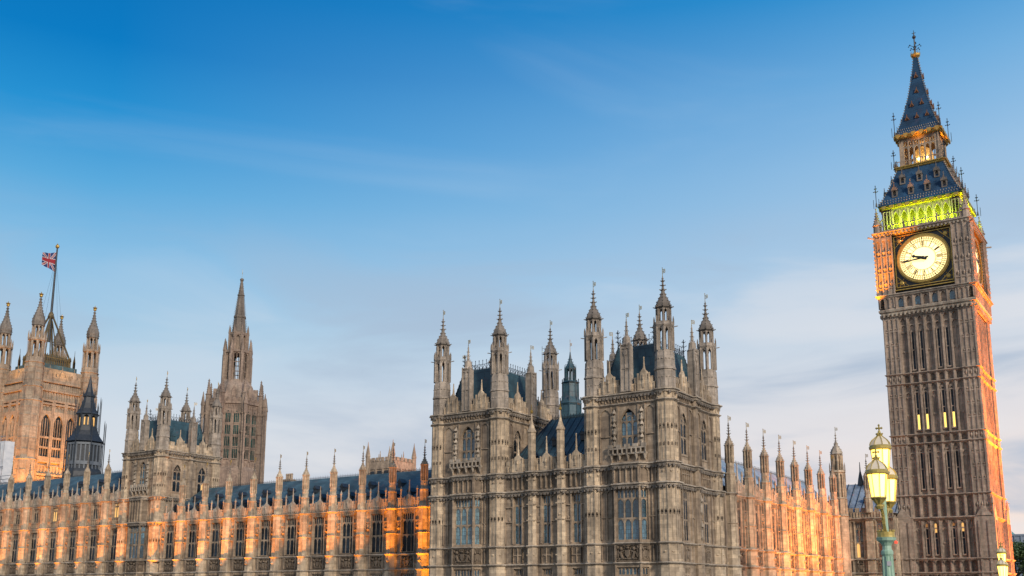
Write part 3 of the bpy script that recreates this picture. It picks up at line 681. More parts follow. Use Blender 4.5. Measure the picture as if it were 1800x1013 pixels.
    def side(fx, fy, rz, L, bays, full):
        m = MB(); bw = L/bays; ops = []
        for b in range(bays):
            cb = bw*(b+.5)+(.15 if b == 0 else -.15 if b == bays-1 else 0)
            ops.append((cb-.775, cb+.775, S3+.9, S3+5.4))
            if full: ops += [(cb-.55, cb+.55, 5.2, 10.3), (cb-.6, cb+.6, -.4, 2.6)]
        wall(m, 0, L, GZ, S5, ops, -WO, -.1)
        for b in range(bays):
            cb = bw*(b+.5)+(.15 if b == 0 else -.15 if b == bays-1 else 0)
            spandrel(m, cb-.775, cb+.775, S3+4.2, 1.14, S3+5.4, -WO, -.1, 5)
            for s in (-1, 1):
                x = cb+s*1.05; m.box(x-.09, x+.09, -WO-.12, -WO, S3+.1, S4-.3)
                x0, x1 = (cb-1.95, cb-1.05) if s < 0 else (cb+1.05, cb+1.95)
                ribs(m, x0, x1, S3+.2, S4-.4, 1, -WO, .08, .1, True, [S3+3.2])
                if full: ribs(m, x0+.1, x1, S1+.2, S2-.5, 1, -WO, .08, .1, True, [7.6])
            ribs(m, cb-1.2, cb+1.2, S4+.08, S5-.42, 5, -WO, .08, .1, False)
            if full:
                ribs(m, cb-1.0, cb+1.0, S2+.1, S3-.4, 4, -WO, .09, .1, True, [S2+1.0]); ribs(m, cb-1.3, cb+1.3, S0+.1, S1-.3, 3, -WO, .06, .08, False)
        for b in range(1, bays):                        # middle pier
            x = bw*b
            for rr, z0, z1 in ((.62, GZ, S1), (.52, S1, S3), (.42, S3, S5)): m.prism([(x+px*rr, -WO+py*rr) for px, py in ((-1, .2), (-1, -.45), (-.5, -.95), (.5, -.95), (1, -.45), (1, .2))], z0, z1)
        pf = m; m.cur = 1  # frieze backs darkened by colour: soot and the shade of the recess
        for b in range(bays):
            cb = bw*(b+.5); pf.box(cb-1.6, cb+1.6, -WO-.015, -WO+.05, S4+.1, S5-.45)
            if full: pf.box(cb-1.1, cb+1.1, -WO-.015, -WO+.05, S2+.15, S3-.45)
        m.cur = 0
        o = place(m.build('side_wall', [M['wallstone'], M['carved']], root, False), fx, fy, rz)
        for b in range(bays):
            cb = bw*(b+.5)+(.15 if b == 0 else -.15 if b == bays-1 else 0)
            def at(x, y): return (fx+x*math.cos(rz)-y*math.sin(rz), fy+x*math.sin(rz)+y*math.cos(rz))
            x, y = at(cb, -WO+.04); inst(P['arch_lit' if lit and b == bays-1 else 'arch3w'], root, x, y, S3+.9, rz)
            if full:
                inst(P['two_narrow'], root, x, y, 5.2, rz); inst(P['two_low'], root, x, y, -.4, rz)
                x2, y2 = at(cb, -WO-.06); inst(P['arms_small'], root, x2, y2, S0+.15, rz)
                x3, y3 = at(bw, -WO-.5)
        for b in range(1, bays):
            x, y = at(bw*b, -WO-.12); inst(P['spire_face'], root, x, y, dz, rz)
            if full:
                for k in range(2):
                    x, y = at(bw*b, -WO-.52); inst(P['niche'], root, x, y, 5.6+k*2.6, rz, (.8, .8, .8))
    side(dx, 0, PI/2, dy, nbay, north)
    side(dx, dy, PI, dx, 1, False); side(0, dy, -PI/2, dy, nbay, False)
    # string courses ---------------------------------------------------------
    def ringpath(rr, bump, wo=WO):
        L = []
        for cx, cy, q in corners:
            L += corner(cx, cy, rr, wo, q)
            if q == 0 and bump: L += oc
            if q in (1, 3) and nbay == 2:
                sg = 1 if q == 1 else -1; x = (dx+wo) if q == 1 else -wo; h = dy/2
                L += [(x, h-sg*.55), (x+sg*.38, h-sg*.42), (x+sg*.38, h+sg*.42), (x, h+sg*.55)]
        return L
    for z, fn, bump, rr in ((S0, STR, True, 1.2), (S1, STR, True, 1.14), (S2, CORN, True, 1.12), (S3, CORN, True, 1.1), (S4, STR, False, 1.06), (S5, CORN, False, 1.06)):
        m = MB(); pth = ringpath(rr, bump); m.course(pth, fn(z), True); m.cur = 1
        if fn is CORN: corbels(m, pth+pth[:1], z-.34, .42, .30, .26)  # corbels coloured dark to paint the shadow line under the cornice
        place(m.build('string_course', [M['trim'], M['soot_shade']], root, False), 0, 0, 0)
    # parapet ----------------------------------------------------------------
    m = MB()
    def par(fx, fy, rz, L, gabs):
        m.T = Matrix.Translation((fx, fy, 0)) @ Matrix.Rotation(rz, 4, 'Z')
        parapet_run(m, .85, L-.85, S5-.02, -WO-.05, .85, 1.25, .5)
        for g in gabs: gablet(m, g, S5+.02, -WO-.12, 1.25, 1.9, 1.5)
        m.T = None
    par(0, 0, 0, dx, (2.1, dx-2.1)); par(dx, 0, PI/2, dy, (2.9, dy-2.9)); par(dx, dy, PI, dx, (2.1, dx-2.1)); par(0, dy, -PI/2, dy, (2.9, dy-2.9))
    place(m.build('parapet', M['stone'], root, False), 0, 0, 0)
    inst(P['spire_face'], root, c, -WO-.02, dz, 0)
    # roof ---------------------------------------------------------------------
    zt = 25.75+dz; zb = S5+.3; x0, x1, y0, y1 = .75, dx-.75, .45, dy-.45; i = 1.25
    m = MB(); m.add([(x0, y0, zb), (x1, y0, zb), (x1, y1, zb), (x0, y1, zb), (x0+i, y0+i, zt), (x1-i, y0+i, zt), (x1-i, y1-i, zt), (x0+i, y1-i, zt)],
                    [(3, 2, 1, 0), (4, 5, 6, 7), (0, 1, 5, 4), (1, 2, 6, 5), (2, 3, 7, 6), (3, 0, 4, 7)])
    rf = place(m.build('roof', M['ironroof'], root, False), 0, 0, 0)
    m = MB(); tp = [(x0+i, y0+i, zt), (x1-i, y0+i, zt), (x1-i, y1-i, zt), (x0+i, y1-i, zt)]; bt = [(x0, y0, zb), (x1, y0, zb), (x1, y1, zb), (x0, y1, zb)]
    for k in range(4):
        cresting(m, tp[k], tp[(k+1) % 4], 1.0, .5, .03)
        a, b = Vector(bt[k]), Vector(tp[k]); m.bar(a, b, .07)
        for j in range(12): q = a.lerp(b, j/11); m.knob(q.x, q.y, q.z+.08, .12, .17)
        m.bar(tp[k], (tp[k][0], tp[k][1], zt+2.0), .05)
        for j, s in ((.6, .3), (1.1, .38), (1.6, .25)):
            for a2 in range(4): m.bar((tp[k][0], tp[k][1], zt+j), (tp[k][0]+s*math.cos(a2*PI/2), tp[k][1]+s*math.sin(a2*PI/2), zt+j+.15), .035)
    m.build('cresting', M['iron'], rf, False)
    # dormers on the roof sides
    for sx, rz in ((1, PI/2),):
        for yy in (2.6, dy-2.6):
            m = MB(); m.box(-.45, .45, -.1, .8, 0, 1.3); m.xz([(-.55, 1.3), (.55, 1.3), (0, 2.2)], -.2, .9); m.lathe(0, -.1, [(.08, 2.1), (.03, 2.9)], 6); m.knob(0, -.1, 2.9, .13)
            o = m.build('dormer', M['ironroof'], root, False); o.location = (x1-.2, yy, zb+1.0+E); o.rotation_euler = (0, 0, rz)
    return root
TG = 'square turreted towers of the palace'
square_tower('square turreted stone tower at the left end of the grey river pavilion', (-71.5, 91.1), 8.2, 10.9, 0, TG, False, pale='_pale')
square_tower('nearest square stone tower with four turrets and teal roof, right end of the river pavilion', (-51.05, 91.1), 8.2, 10.9, 0, TG, True)
square_tower('smaller far turreted tower rising from the long orange-lit river front, left of centre', (-143.1, 100.2), 8.05, 10.3, 2.05, TG, False, True, True)

# ================================================================== middle range of the pavilion
def pavilion_range():
    x0, x1 = -63.3, -51.05; Y = 91.1
    root = thing('pavilion_range', 'three-bay stone block with teal roof between the two towers of the grey river pavilion', 'building', (x0, Y, 0))
    L = x1-x0; WO = .3; S0, S1, S2, S3 = 3.1, 5.05, 10.95, 13.0
    cs = [60.55, 56.9, 53.2]; cs = [-c-x0 for c in cs]; piers = [-58.62-x0, -54.97-x0]
    m = MB(); ops = []
    for c in cs: ops += [(c-.6, c+.6, 5.2, 10.35), (c-.6, c+.6, -.4, 2.6)]
    wall(m, .3, L-.3, GZ, S3+.1, ops, -WO, .15)
    edges = [1.1]+piers+[L-1.1]
    for c, a, b in zip(cs, edges, edges[1:]):
        for p, q in ((a+.45 if a > 1.5 else a, c-.62), (c+.62, b-.45 if b < L-1.5 else b)):
            ribs(m, p, q, S1+.2, S2-.5, 1, -WO, .1, .12, True, [7.6, 9.2]); ribs(m, p, q, S2+.15, S3-.4, 1, -WO, .1, .12); ribs(m, p, q, S0+.1, S1-.3, 1, -WO, .08, .12, False)
            m.ball((p+q)/2, -WO, 7.9, .16, .12, .25, 6, 4)
        ribs(m, c-.62, c+.62, S2+.15, S3-.4, 2, -WO, .12, .14); ribs(m, c-.62, c+.62, S0+.1, S1-.3, 2, -WO, .08, .1, False, [S0+.9])
    pf = m; m.cur = 1  # sooty plates that also carry the friezes' shade in their colour
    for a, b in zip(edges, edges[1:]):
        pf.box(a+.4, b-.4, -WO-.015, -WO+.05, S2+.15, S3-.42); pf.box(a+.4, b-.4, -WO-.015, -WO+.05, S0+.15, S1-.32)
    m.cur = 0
    m.box(.5, L-.5, .55, 10, GZ, S3-.4)
    place(m.build('wall', [M['wallstone'], M['carved']], root, False), 0, 0, 0)
    for c in cs: inst(P['two'], root, c, -WO+.18, 5.2); inst(P['two_low'], root, c, -WO+.18, -.4)
    pier = MB()
    for rr, z0, z1 in ((.58, GZ, S1), (.5, S1, S3)): pier.prism([(px*rr, -WO+py*rr) for px, py in ((-1, .2), (-1, -.5), (-.5, -1), (.5, -1), (1, -.5), (1, .2))], z0, z1)
    for s in (-.25, .25): pier.bar((s, -WO-.5, GZ), (s, -WO-.5, S3-.2), .05)
    for z in (7.7, 9.4, 12.0, 4.0): pier.box(-.5, .5, -WO-.55, -WO, z-.06, z+.06); pier.knob(0, -WO-.5, z+.5, .16)
    pier = proto(pier.build('pier', M['stone'], None, False))
    col = MB(); col.lathe(0, 0, [(.40, 12.9), (.40, 17.0), (.5, 17.1), (.5, 17.25), (.36, 17.5), (.2, 18.0), (.1, 18.5), (.05, 19.3)])
    for k in range(8): a = PI/8+2*PI*k/8; col.bar((.4*math.cos(a), .4*math.sin(a), 13), (.4*math.cos(a), .4*math.sin(a), 17), .03)
    col = proto(col.build('column_shaft', M['stone'], None, False))
    gl = MB(); gl.ball(0, 0, 19.4, .16, .16, .24); gl.bar((0, 0, 19.4), (0, 0, 20.2), .03); kid(col, gl.build('gilded_finial', M['gold'], col, False))
    for p in piers: inst(pier, root, p); inst(col, root, p, -WO-.25, .1)
    def pth():
        L_ = [(1.0, -WO)]
        for p in piers: L_ += [(p-.55, -WO), (p-.55, -WO-.3), (p-.28, -WO-.52), (p+.28, -WO-.52), (p+.55, -WO-.3), (p+.55, -WO)]
        return L_+[(L-1.0, -WO)]
    m = MB()
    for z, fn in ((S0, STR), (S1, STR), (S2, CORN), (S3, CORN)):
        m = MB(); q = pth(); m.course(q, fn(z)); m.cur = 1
        if fn is CORN: corbels(m, q, z-.34, .42, .30, .26)  # dark corbel colour stands in for shade below the moulding
        place(m.build('string_course', [M['trim'], M['soot_shade']], root, False), 0, 0, 0)
    m = MB(); parapet_run(m, 1.0, L-1.0, S3, -WO-.05, .75, 1.2, .55)
    for c in cs: gablet(m, c, S3, -WO-.12, 1.3, 1.6, 2.0)
    place(m.build('parapet', M['stone'], root, False), 0, 0, 0)
    m = MB(); m.add([(.2, .6, 13.3), (L, .6, 13.3), (L, 7.2, 19.9), (2.6, 7.2, 19.9), (.2, 12, 13.3), (L, 12, 13.3)], [(0, 1, 2, 3), (0, 3, 4), (4, 3, 2, 5), (0, 4, 5, 1), (1, 5, 2)])
    rf = place(m.build('roof', M['ironroof'], root, False), 0, 0, 0)
    m = MB()
    for k in range(14): x = .6+k*.86; m.bar((x+.9, .7, 13.45), (x+.9, 7.2, 19.95), .035)
    cresting(m, (2.6, 7.2, 19.9), (L, 7.2, 19.9), .45, .4, .025); m.bar((.2, .6, 13.35), (2.6, 7.2, 19.95), .1)
    m.build('cresting', M['iron'], rf, False)
    for i, (x, z) in enumerate(((5.2, 16.2), (8.6, 16.6), (3.4, 14.4), (7.0, 14.3), (10.5, 14.6))):
        m = MB(); m.box(-.28, .28, -.25, .9, 0, .6); m.xz([(-.38, .6), (.38, .6), (0, 1.05)], -.35, .9)
        o = m.build('roof_vent', M['iron'], root, False); o.location = (x, .6+(z-13.3), z+E)
pavilion_range()

# ================================================================== long river front
def river_wing(name, label, X1, n, bay, S3, pin, top, first=True, Y=100.1, rz=0, win='three', roofmat='slate', ext=0, skip=(), rdep=7.9):
    """n bays running south (left) from X1; root at the north end, local x is negative"""
    WO = 0; root = thing(name, label, 'building', (X1, Y, 0), rz); S0, S1, S2 = 3.1, 5.05, 10.95; L = n*bay
    tall = S3 > 11; m = MB(); ops = []
    for i in range(n):
        c = -(i+.5)*bay; hw = 1.1 if win == 'three' else .6; ops += [(c-hw, c+hw, 5.2, 10.25 if win == 'three' else 10.35), (c-hw, c+hw, -.5, 2.5)]
        if tall: ops.append((c-.9, c+.9, 12.0, 14.4))
    wall(m, -L-ext, 0, GZ, S3, ops, 0, .5)
    for i in range(n):
        c = -(i+.5)*bay
        for s in (-1, 1):
            p, q = (c-1.95, c-1.14) if s < 0 else (c+1.14, c+1.95)
            ribs(m, p, q, S1+.15, S2-.25, 1, 0, .12, .14, True, [7.5, 9.2]); ribs(m, p, q, S0+.1, S1-.2, 1, 0, .1, .14, False)
            m.lathe((p+q)/2, -.1, [(.12, 8.1), (.28, 8.3), (.05, 8.4)], 6); m.ball((p+q)/2, -.12, 8.75, .16, .14, .36, 6, 5)
            if tall: ribs(m, p, q, S2+.1, S3-.25, 1, 0, .1, .14, True, [12.0])
        ribs(m, c-.98, c+.98, 10.28, S2-.28, 6, 0, .1, .07, True)
        if tall: ribs(m, c-.98, c+.98, S2+.1, 11.9, 4, 0, .12, .1, False, [11.85]); m.box(c-1.0, c+1.0, -.15, 0, 11.8, 11.95)
        ribs(m, c-.9, c+.9, 2.6, 2.85, 5, 0, .08, .08, False)
    m.box(-L-ext, 0, .75, 14.5, GZ, S3-.1)
    place(m.build('wall', M['wallstone'], root, False), 0, 0, 0)
    for i in range(n):
        c = -(i+.5)*bay
        inst(P[win], root, c, .12 if win == 'three' else .04, 5.2); inst(P['three_low' if win == 'three' else 'two_low'], root, c, .12, -.5); inst(P['arms'], root, c, -.1, S0+.12)
        if tall: inst(P['attic_lit' if i in (0, 3) else 'attic'], root, c, .12, 12.0)
    b = MB()
    for rr, z0, z1 in ((.86, GZ, S0), (.78, S0, S1), (.68, S1, 7.55), (.64, 7.55, S2)) + (((.62, S2, S3),) if tall else ()): b.prism([(px*rr, -.12+py*rr) for px, py in ((-1, .4), (-1, -.42), (-.42, -1), (.42, -1), (1, -.42), (1, .4))], z0, z1)
    for z0, z1, rr in ((S1+.1, 7.45, .68), (7.7, S2-.4, .64)) + (((S2+.15, S3-.35, .62),) if tall else ()):
        for px, py in ((-.42, -1), (.42, -1), (-1, -.42), (1, -.42)): b.bar((px*rr, -.12+py*rr, z0), (px*rr, -.12+py*rr, z1), .05)
    b.course([(-.64, .1), (-.64, -.4), (-.27, -.78), (.27, -.78), (.64, -.4), (.64, .1)], STR(7.65, .1, .18))
    for z in ((S0+S1)/2, 1.0): b.knob(0, -.9, z, .3, .3)
    b = proto(b.build('buttress', M['stone'], None, False))
    for i in range(n+1):
        if i not in skip: inst(b, root, -i*bay); inst(P[pin], root, -i*bay, -.25)
    m = MB()
    def pth(o):
        Lp = []
        for i in range(n, -1, -1):
            x = -i*bay; Lp += [(x-o, 0), (x-o, -.12-.42*o), (x-.42*o, -.12-o), (x+.42*o, -.12-o), (x+o, -.12-.42*o), (x+o, 0)]
        return Lp
    for z, o in ((S0, .84), (S1, .76), (S2, .66)) + (((S3, .64),) if tall else ()):
        m = MB(); q = pth(o); m.course(q, STR(z, .2, .34)); place(m.build('string_course', M['trim'], root, False), 0, 0, 0)
    m = MB()
    for i in range(n):
        a, bb = -(i+1)*bay+.6, -i*bay-.6; c = (a+bb)/2
        parapet_run(m, a, bb, S3, -.08, .85, .9, .3); gablet(m, c, S3+.2, -.14, 1.15, 1.25, 2.0)
        for s in (-1, 1): m.lathe(c+s*1.35, 0, [(.12, S3+.9), (.10, S3+2.2), (.16, S3+2.3), (.03, S3+2.75)], 6)
    place(m.build('parapet', M['trim'], root, False), 0, 0, 0)
    m = MB(); zr = top; ze = S3+.9
    m.add([(-L, .9, ze), (0, .9, ze), (0, rdep, zr), (-L-ext, rdep, zr), (-L, 15, ze), (0, 15, ze)], [(0, 1, 2, 3), (3, 2, 5, 4), (0, 3, 4), (1, 5, 2), (0, 4, 5, 1)])
    rf = place(m.build('roof', M[roofmat], root, False), 0, 0, 0)
    m = MB(); cresting(m, (-L, rdep, zr), (0, rdep, zr), .35, .5, .02); m.build('cresting', M['iron'], rf, False)
    v = MB(); v.box(-.3, .3, -.2, 1.0, 0, .55); v.xz([(-.42, .55), (.42, .55), (0, 1.1)], -.3, 1.0); v = proto(v.build('roof_vent', M['iron'], None, False))
    for i in range(n):
        for dx, t in ((-1.4, .18), (1.5, .14), (.3, .5)): inst(v, root, -(i+.5)*bay+dx, .9+7*t-.3, ze+(zr-ze)*t-.15)
    return root
river_wing('river_wing', 'long orange-lit stone wing with slate roof, between the grey pavilion and the far turreted tower', -81.03, 10, 5.31, 10.95, 'wing_pin', 16.8, skip=(10,))
river_wing('river_wing', 'taller far-left stone wing with an extra storey of small windows, left edge of the photo', -142.6, 13, 5.8, 14.9, 'range_pin', 21.0, skip=(0,))
# short link between the wing and the pavilion
m = MB(); m.box(-81.2, -70.5, 101.5, 112, GZ, 12.9); m.box(-81.0, -71.8, 100.2, 101.5, GZ, 10.9); m.box(-81.0, -71.8, 100.0, 100.3, 10.9, 11.6)
lk = thing('link_block', 'low stone link squeezed between the orange wing and the grey pavilion tower', 'building', (0, 0, 0)); m.build('wall', M['stone'], lk)
m = MB(); m.add([(-81.03, 101, 12.9), (-70.5, 101, 12.9), (-70.5, 108, 16.8), (-81.03, 108, 16.8), (-81.03, 115, 12.9), (-70.5, 115, 12.9)], [(0, 1, 2, 3), (3, 2, 5, 4), (0, 3, 4), (1, 5, 2), (0, 4, 5, 1)]); m.build('roof', M['slate'], lk)

# ================================================================== north wing towards the clock tower
nwing = river_wing('north_wing', 'receding stone wing with a row of orange-lit pinnacles, right of the grey pavilion', -42.0, 8, 5.475, 10.95, 'wing_pin', 16.1, Y=148.5, rz=PI/2, win='two_narrow', roofmat='greyslate', ext=1.2, skip=(0,), rdep=5.0)
def stair_turret():
    root = thing('stair_turret', 'octagonal stone stair turret topping the far end of the receding wing, beside the clock tower', 'turret', (-42.0, 146.4, 0))
    m = MB(); m.lathe(0, 0, [(1.15, GZ), (1.15, 10.9), (1.3, 11.0), (1.05, 11.3), (1.05, 13.4), (1.15, 13.5), (.98, 13.7)])
    stage(m, 0, 0, .98, 13.7, 17.2, .3); m.lathe(0, 0, [(.7, 13.7), (.7, 17.2)]); m.lathe(0, 0, [(.8, 17.1), (1.15, 17.3), (1.08, 17.6), (.75, 17.65)])
    stage(m, 0, 0, .76, 17.65, 19.9, .24); m.lathe(0, 0, [(.5, 17.7), (.5, 19.9)])
    for k in range(8): a = PI/8+k*PI/4; m.lathe(1.05*math.cos(a), 1.05*math.sin(a), [(.1, 17.5), (.08, 18.3), (.02, 18.8)], 4); m.bar((1.1*math.cos(a), 1.1*math.sin(a), GZ), (1.1*math.cos(a), 1.1*math.sin(a), 13.4), .06)
    m.build('shaft', M['stone'], root)
    m = MB(); pr = [(.85, 20.1), (.78, 20.5), (.55, 20.9), (.3, 21.3), (.18, 21.8)]; m.lathe(0, 0, [(.6, 19.9), (.95, 20.0)]+pr); crockets(m, 0, 0, pr, 8, .08, .4); finial(m, 0, 0, 21.7, 23.0, 3, .17)
    m.build('cap', M['trim'], root); vane(root, 0, 0, 23.0+E, 1.0)
stair_turret()
def return_block():
    root = thing('return_block', 'stone block with tall mullioned windows tucked between the receding wing and the clock tower', 'building', (-41.9, 150, 0))
    m = MB(); L = 6.4; cs = (1.5, 4.6); ops = []
    for c in cs: ops += [(c-.6, c+.6, 5.2, 10.35), (c-.6, c+.6, -.4, 2.6)]
    wall(m, 0, L, GZ, 10.95, ops, 0, .5); m.box(0, L, .8, 12, GZ, 10.9)
    for c in cs: ribs(m, c-1.25, c-.65, 5.2, 10.5, 1, 0, .1, .12, True, [7.6]); ribs(m, c+.65, c+1.25, 5.2, 10.5, 1, 0, .1, .12, True, [7.6]); ribs(m, c-1.1, c+1.1, 3.2, 4.8, 3, 0, .08, .1, False)
    m.build('wall', M['stone'], root)
    for i, c in enumerate(cs): inst(P['two' if i else 'two_lit'], root, c, .1, 5.2); inst(P['two_low'], root, c, .1, -.4); inst(P['arms_small'], root, c, -.1, 3.2)
    m = MB()
    for z, fn in ((3.1, STR), (5.05, STR), (10.95, CORN)): m = MB(); m.course([(0, 0), (2.55, 0), (2.6, -.5), (3.6, -.5), (3.65, 0), (L, 0)], fn(z)); m.build('string_course', M['trim'], root)
    m = MB(); m.box(2.6, 3.6, -.5, .2, GZ, 10.9); m.build('buttress', M['stone'], root); inst(P['wing_pin'], root, 3.1, -.1, .7)
    m = MB(); parapet_run(m, 0, L, 10.95, -.08, .85, .9, .5); m.build('parapet', M['stone'], root)
    m = MB(); m.add([(-3, 1.2, 11.6), (L, 1.2, 11.6), (L, 7, 16.6), (-3, 7, 16.6), (-3, 12, 11.6), (L, 12, 11.6)], [(0, 1, 2, 3), (3, 2, 5, 4), (0, 3, 4), (1, 5, 2), (0, 4, 5, 1)]); rf = m.build('roof', M['greyslate'], root)
    m = MB()
    for k in range(10): m.bar((-2.5+k, 1.25, 11.75), (-2.5+k, 7, 16.7), .05)
    m.box(1.6, 2.0, 3, 3.6, 13.4, 14.2); m.lathe(.3, 7, [(.5, 16.4), (.35, 17.4), (.1, 18.6), (.04, 20)], 8); m.build('roof_rib', M['iron'], rf, False).location = (0, 0, E)
P['two_lit'] = window(2, 1.2, 5.15, (2.15,), .95, lit={(0, False)})
return_block()

# ================================================================== clock tower
def clock_tower():
    CX, CY = -29.4, 159.5
    root = thing('clock_tower', 'tall clock tower with lit round dials, green-lit belfry and blue iron spire', 'clock tower', (CX, CY, 0))
    H = 6.3
    def four(o):
        o.location = (0, 0, E)
        for k in (1, 2, 3): q = o.copy(); C.objects.link(q); q.parent = root; q.rotation_euler = (0, 0, k*PI/2)
        return o
    stages = [(GZ, 3.1), (5.1, 10.7), (14.1, 21.7), (23.0, 30.7), (32.2, 41.0)]; bands = [(3.1, 5.1), (10.9, 14.1), (21.7, 23.0), (30.7, 32.2)]
    bx = [-4.2+1.2*k for k in range(8)]
    m = MB(); m.box(-4.4, 4.4, -5.78, -5.0, GZ, 42)
    for z0, z1 in stages:
        for x in bx: m.box(x-.16, x+.16, -6.15, -5.78, z0, z1-.1); m.box(x-.07, x+.07, -6.25, -6.15, z0, z1-.3)
        for i in range(7):
            a, b = bx[i]+.16, bx[i+1]-.16; spandrel(m, a, b, z1-1.0, .75, z1, -6.1, -5.78, 3)
            if i in (0, 3, 6) or z0 < 3:
                xm = (a+b)/2; m.box(xm-.05, xm+.05, -5.88, -5.78, z0, z1-.6)
                for zz in (z0+(z1-z0)*.38, z0+(z1-z0)*.72):
                    m.box(a, b, -5.88, -5.78, zz-.16, zz+.16)
                    for s in (-.2, .2): m.knob(xm+s, -5.88, zz, .14)
            spandrel(m, a, b, z1-1.9, .5, z1-1.3, -6.0, -5.78, 2)
            for zz in (z1-1.5, z1-1.2): m.knob((a+b)/2, -5.7, zz, .2)
    for z0, z1 in bands:
        for x in bx: m.box(x-.22, x+.22, -6.15, -5.78, z0, z1); m.box(x-.08, x+.08, -6.25, -6.15, z0, z1)
        for i in range(7):
            a, b = bx[i]+.22, bx[i+1]-.22
            spandrel(m, a, b, z1-.62, .3, z1-.3, -6.0, -5.78, 2); xm = (a+b)/2
            for zz in [z0+.5+.45*j for j in range(int((z1-z0-1.2)/.45)+1)]: m.knob(xm, -5.79, zz, .11)
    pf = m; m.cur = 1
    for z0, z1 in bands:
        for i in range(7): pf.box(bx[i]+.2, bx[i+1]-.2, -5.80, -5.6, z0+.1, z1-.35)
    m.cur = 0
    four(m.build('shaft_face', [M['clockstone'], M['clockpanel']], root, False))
    m = MB(); a0, a1 = -H, -4.2                          # corner pier (south-east), turned round the four corners
    m.box(a0, a1, a0, a1, 3.0, 41.3); m.box(a0-.45, a1+.1, a0-.45, a1+.1, GZ, 10.6)
    m.xz([(a0-.45, 10.6), (a1+.1, 10.6), ((a0+a1)/2-.2, 12.3)], a0-.42, a0+.2); m.add([(a0-.45, a0-.45, 10.6), (a0-.45, a1, 10.6), (a0-.45, (a0+a1)/2, 12.3), (a0+.2, a0-.45, 10.6), (a0+.2, a1, 10.6), (a0+.2, (a0+a1)/2, 12.3)], [(0, 2, 1), (3, 4, 5), (0, 3, 5, 2), (1, 2, 5, 4), (0, 1, 4, 3)])
    m.lathe(a0-.3, a0-.3, [(.2, 10.6), (.16, 12.4), (.28, 12.5), (.05, 13.8)], 6); m.bar((a0-.62, a0-.3, 13.4), (a0+.02, a0-.3, 13.4), .06)
    for q in range(4):
        x = a0+.06+q*(a1-a0-.12)/3
        m.box(x-.1, x+.1, a0-.14, a0, 3, 41); m.box(a0-.14, a0, x-.1, x+.1, 3, 41)
        if q < 3:
            x2 = x+(a1-a0-.12)/6
            for z0, z1 in stages[1:]:
                spandrel(m, x+.1, x+.6, z1-.7, .35, z1-.2, a0-.1, a0, 2)
                for j in range(1, 4): zz = z0+(z1-z0)*j/4; m.box(x, x+.7, a0-.08, a0, zz-.1, zz+.1); m.knob(x2, a0-.02, zz+.3, .17); m.box(a0-.08, a0, x, x+.7, zz-.1, zz+.1); m.knob(a0-.02, x2, zz+.3, .17)
            for z0, z1 in bands: m.knob(x2, a0, (z0+z1)/2, .26, .45); m.knob(a0, x2, (z0+z1)/2, .26, .45)
    m.box(a0-.6, a0-.45, a0+.3, a0+.55, GZ, 10.2); m.box(a0-.6, a0-.45, a1-.6, a1-.35, GZ, 10.2); m.box(a0+.3, a0+.55, a0-.6, a0-.45, GZ, 10.2); m.box(a1-.6, a1-.35, a0-.6, a0-.45, GZ, 10.2)
    four(m.build('corner_pier', M['clockstone'], root, False))
    m = MB(); sq = lambda h: [(-h, -h), (h, -h), (h, h), (-h, h)]
    def zig(h):                                          # square course that steps out round the corner piers
        L = []
        for q in range(4):
            a = q*PI/2
            for x, y in ((-4.2, -h+.18), (4.2, -h+.18), (4.25, -h), (h, -h), (h, -4.25)): L.append((x*math.cos(a)-y*math.sin(a), x*math.sin(a)+y*math.cos(a)))
        return L
    for z, hh, o_, d in ((21.75, .02, .3, .4), (23.1, .02, .3, .4), (30.75, .02, .3, .4), (32.3, .02, .3, .4), (14.2, .02, .3, .4), (3.15, .5, .2, .35), (5.1, .5, .2, .35), (10.95, .1, .35, .5)):
        m = MB(); m.course(zig(H+hh), STR(z, o_, d), True); o = m.build('string_course', M['clockstone'], root, False); o.location = (0, 0, E)
    m = MB()
    m.course(sq(H), [(0, 40.9), (.15, 41.3), (.25, 41.3), (.3, 41.7), (.5, 41.8), (.55, 42.1), (.3, 42.3), (0, 42.3)], True)
    pq = sq(H+.1); corbels(m, pq+pq[:1], 41.55, .6, .4, .5)
    o = m.build('corbel_table', M['trim'], root, False); o.location = (0, 0, E)
    m = MB(); m.course(sq(H+.45), CORN(44.5, .4, .55), True); o = m.build('string_course', M['trim'], root, False); o.location = (0, 0, E)
    # slit windows
    def slit(h, lit):
        mb = MB(); mb.box(-.3, -.15, 0, .2, 0, h); mb.box(.15, .3, 0, .2, 0, h); spandrel(mb, -.2, .2, h-.5, .35, h+.05, 0, .2, 3); mb.box(-.24, .24, .02, .2, h*.5-.07, h*.5+.07); mb.box(-.34, .34, -.1, .2, -.15, .03)
        o = mb.build('slit_window', M['clockstone'], None, False); g = MB(); hl = h*lit
        g.add([(-.2, .12, 0), (.2, .12, 0), (.2, .12, hl or h), (-.2, .12, hl or h)], [(0, 1, 2, 3)])
        if lit: g.cur = 1; g.add([(-.2, .12, hl), (.2, .12, hl), (.2, .12, h), (-.2, .12, h)], [(0, 1, 2, 3)])
        gg = g.build('pane', [M['slit'], M['glassdark']] if lit else M['glassdark'], o, False); kid(o, gg); return proto(o)
    sA, sB, sBl, sC, sD = slit(6.0, 0), slit(6.2, 0), slit(6.2, .36), slit(5.8, 0), slit(4.6, 0)
    sE = MB(); sE.box(-.3, .3, .1, .2, 0, .1); sE = None
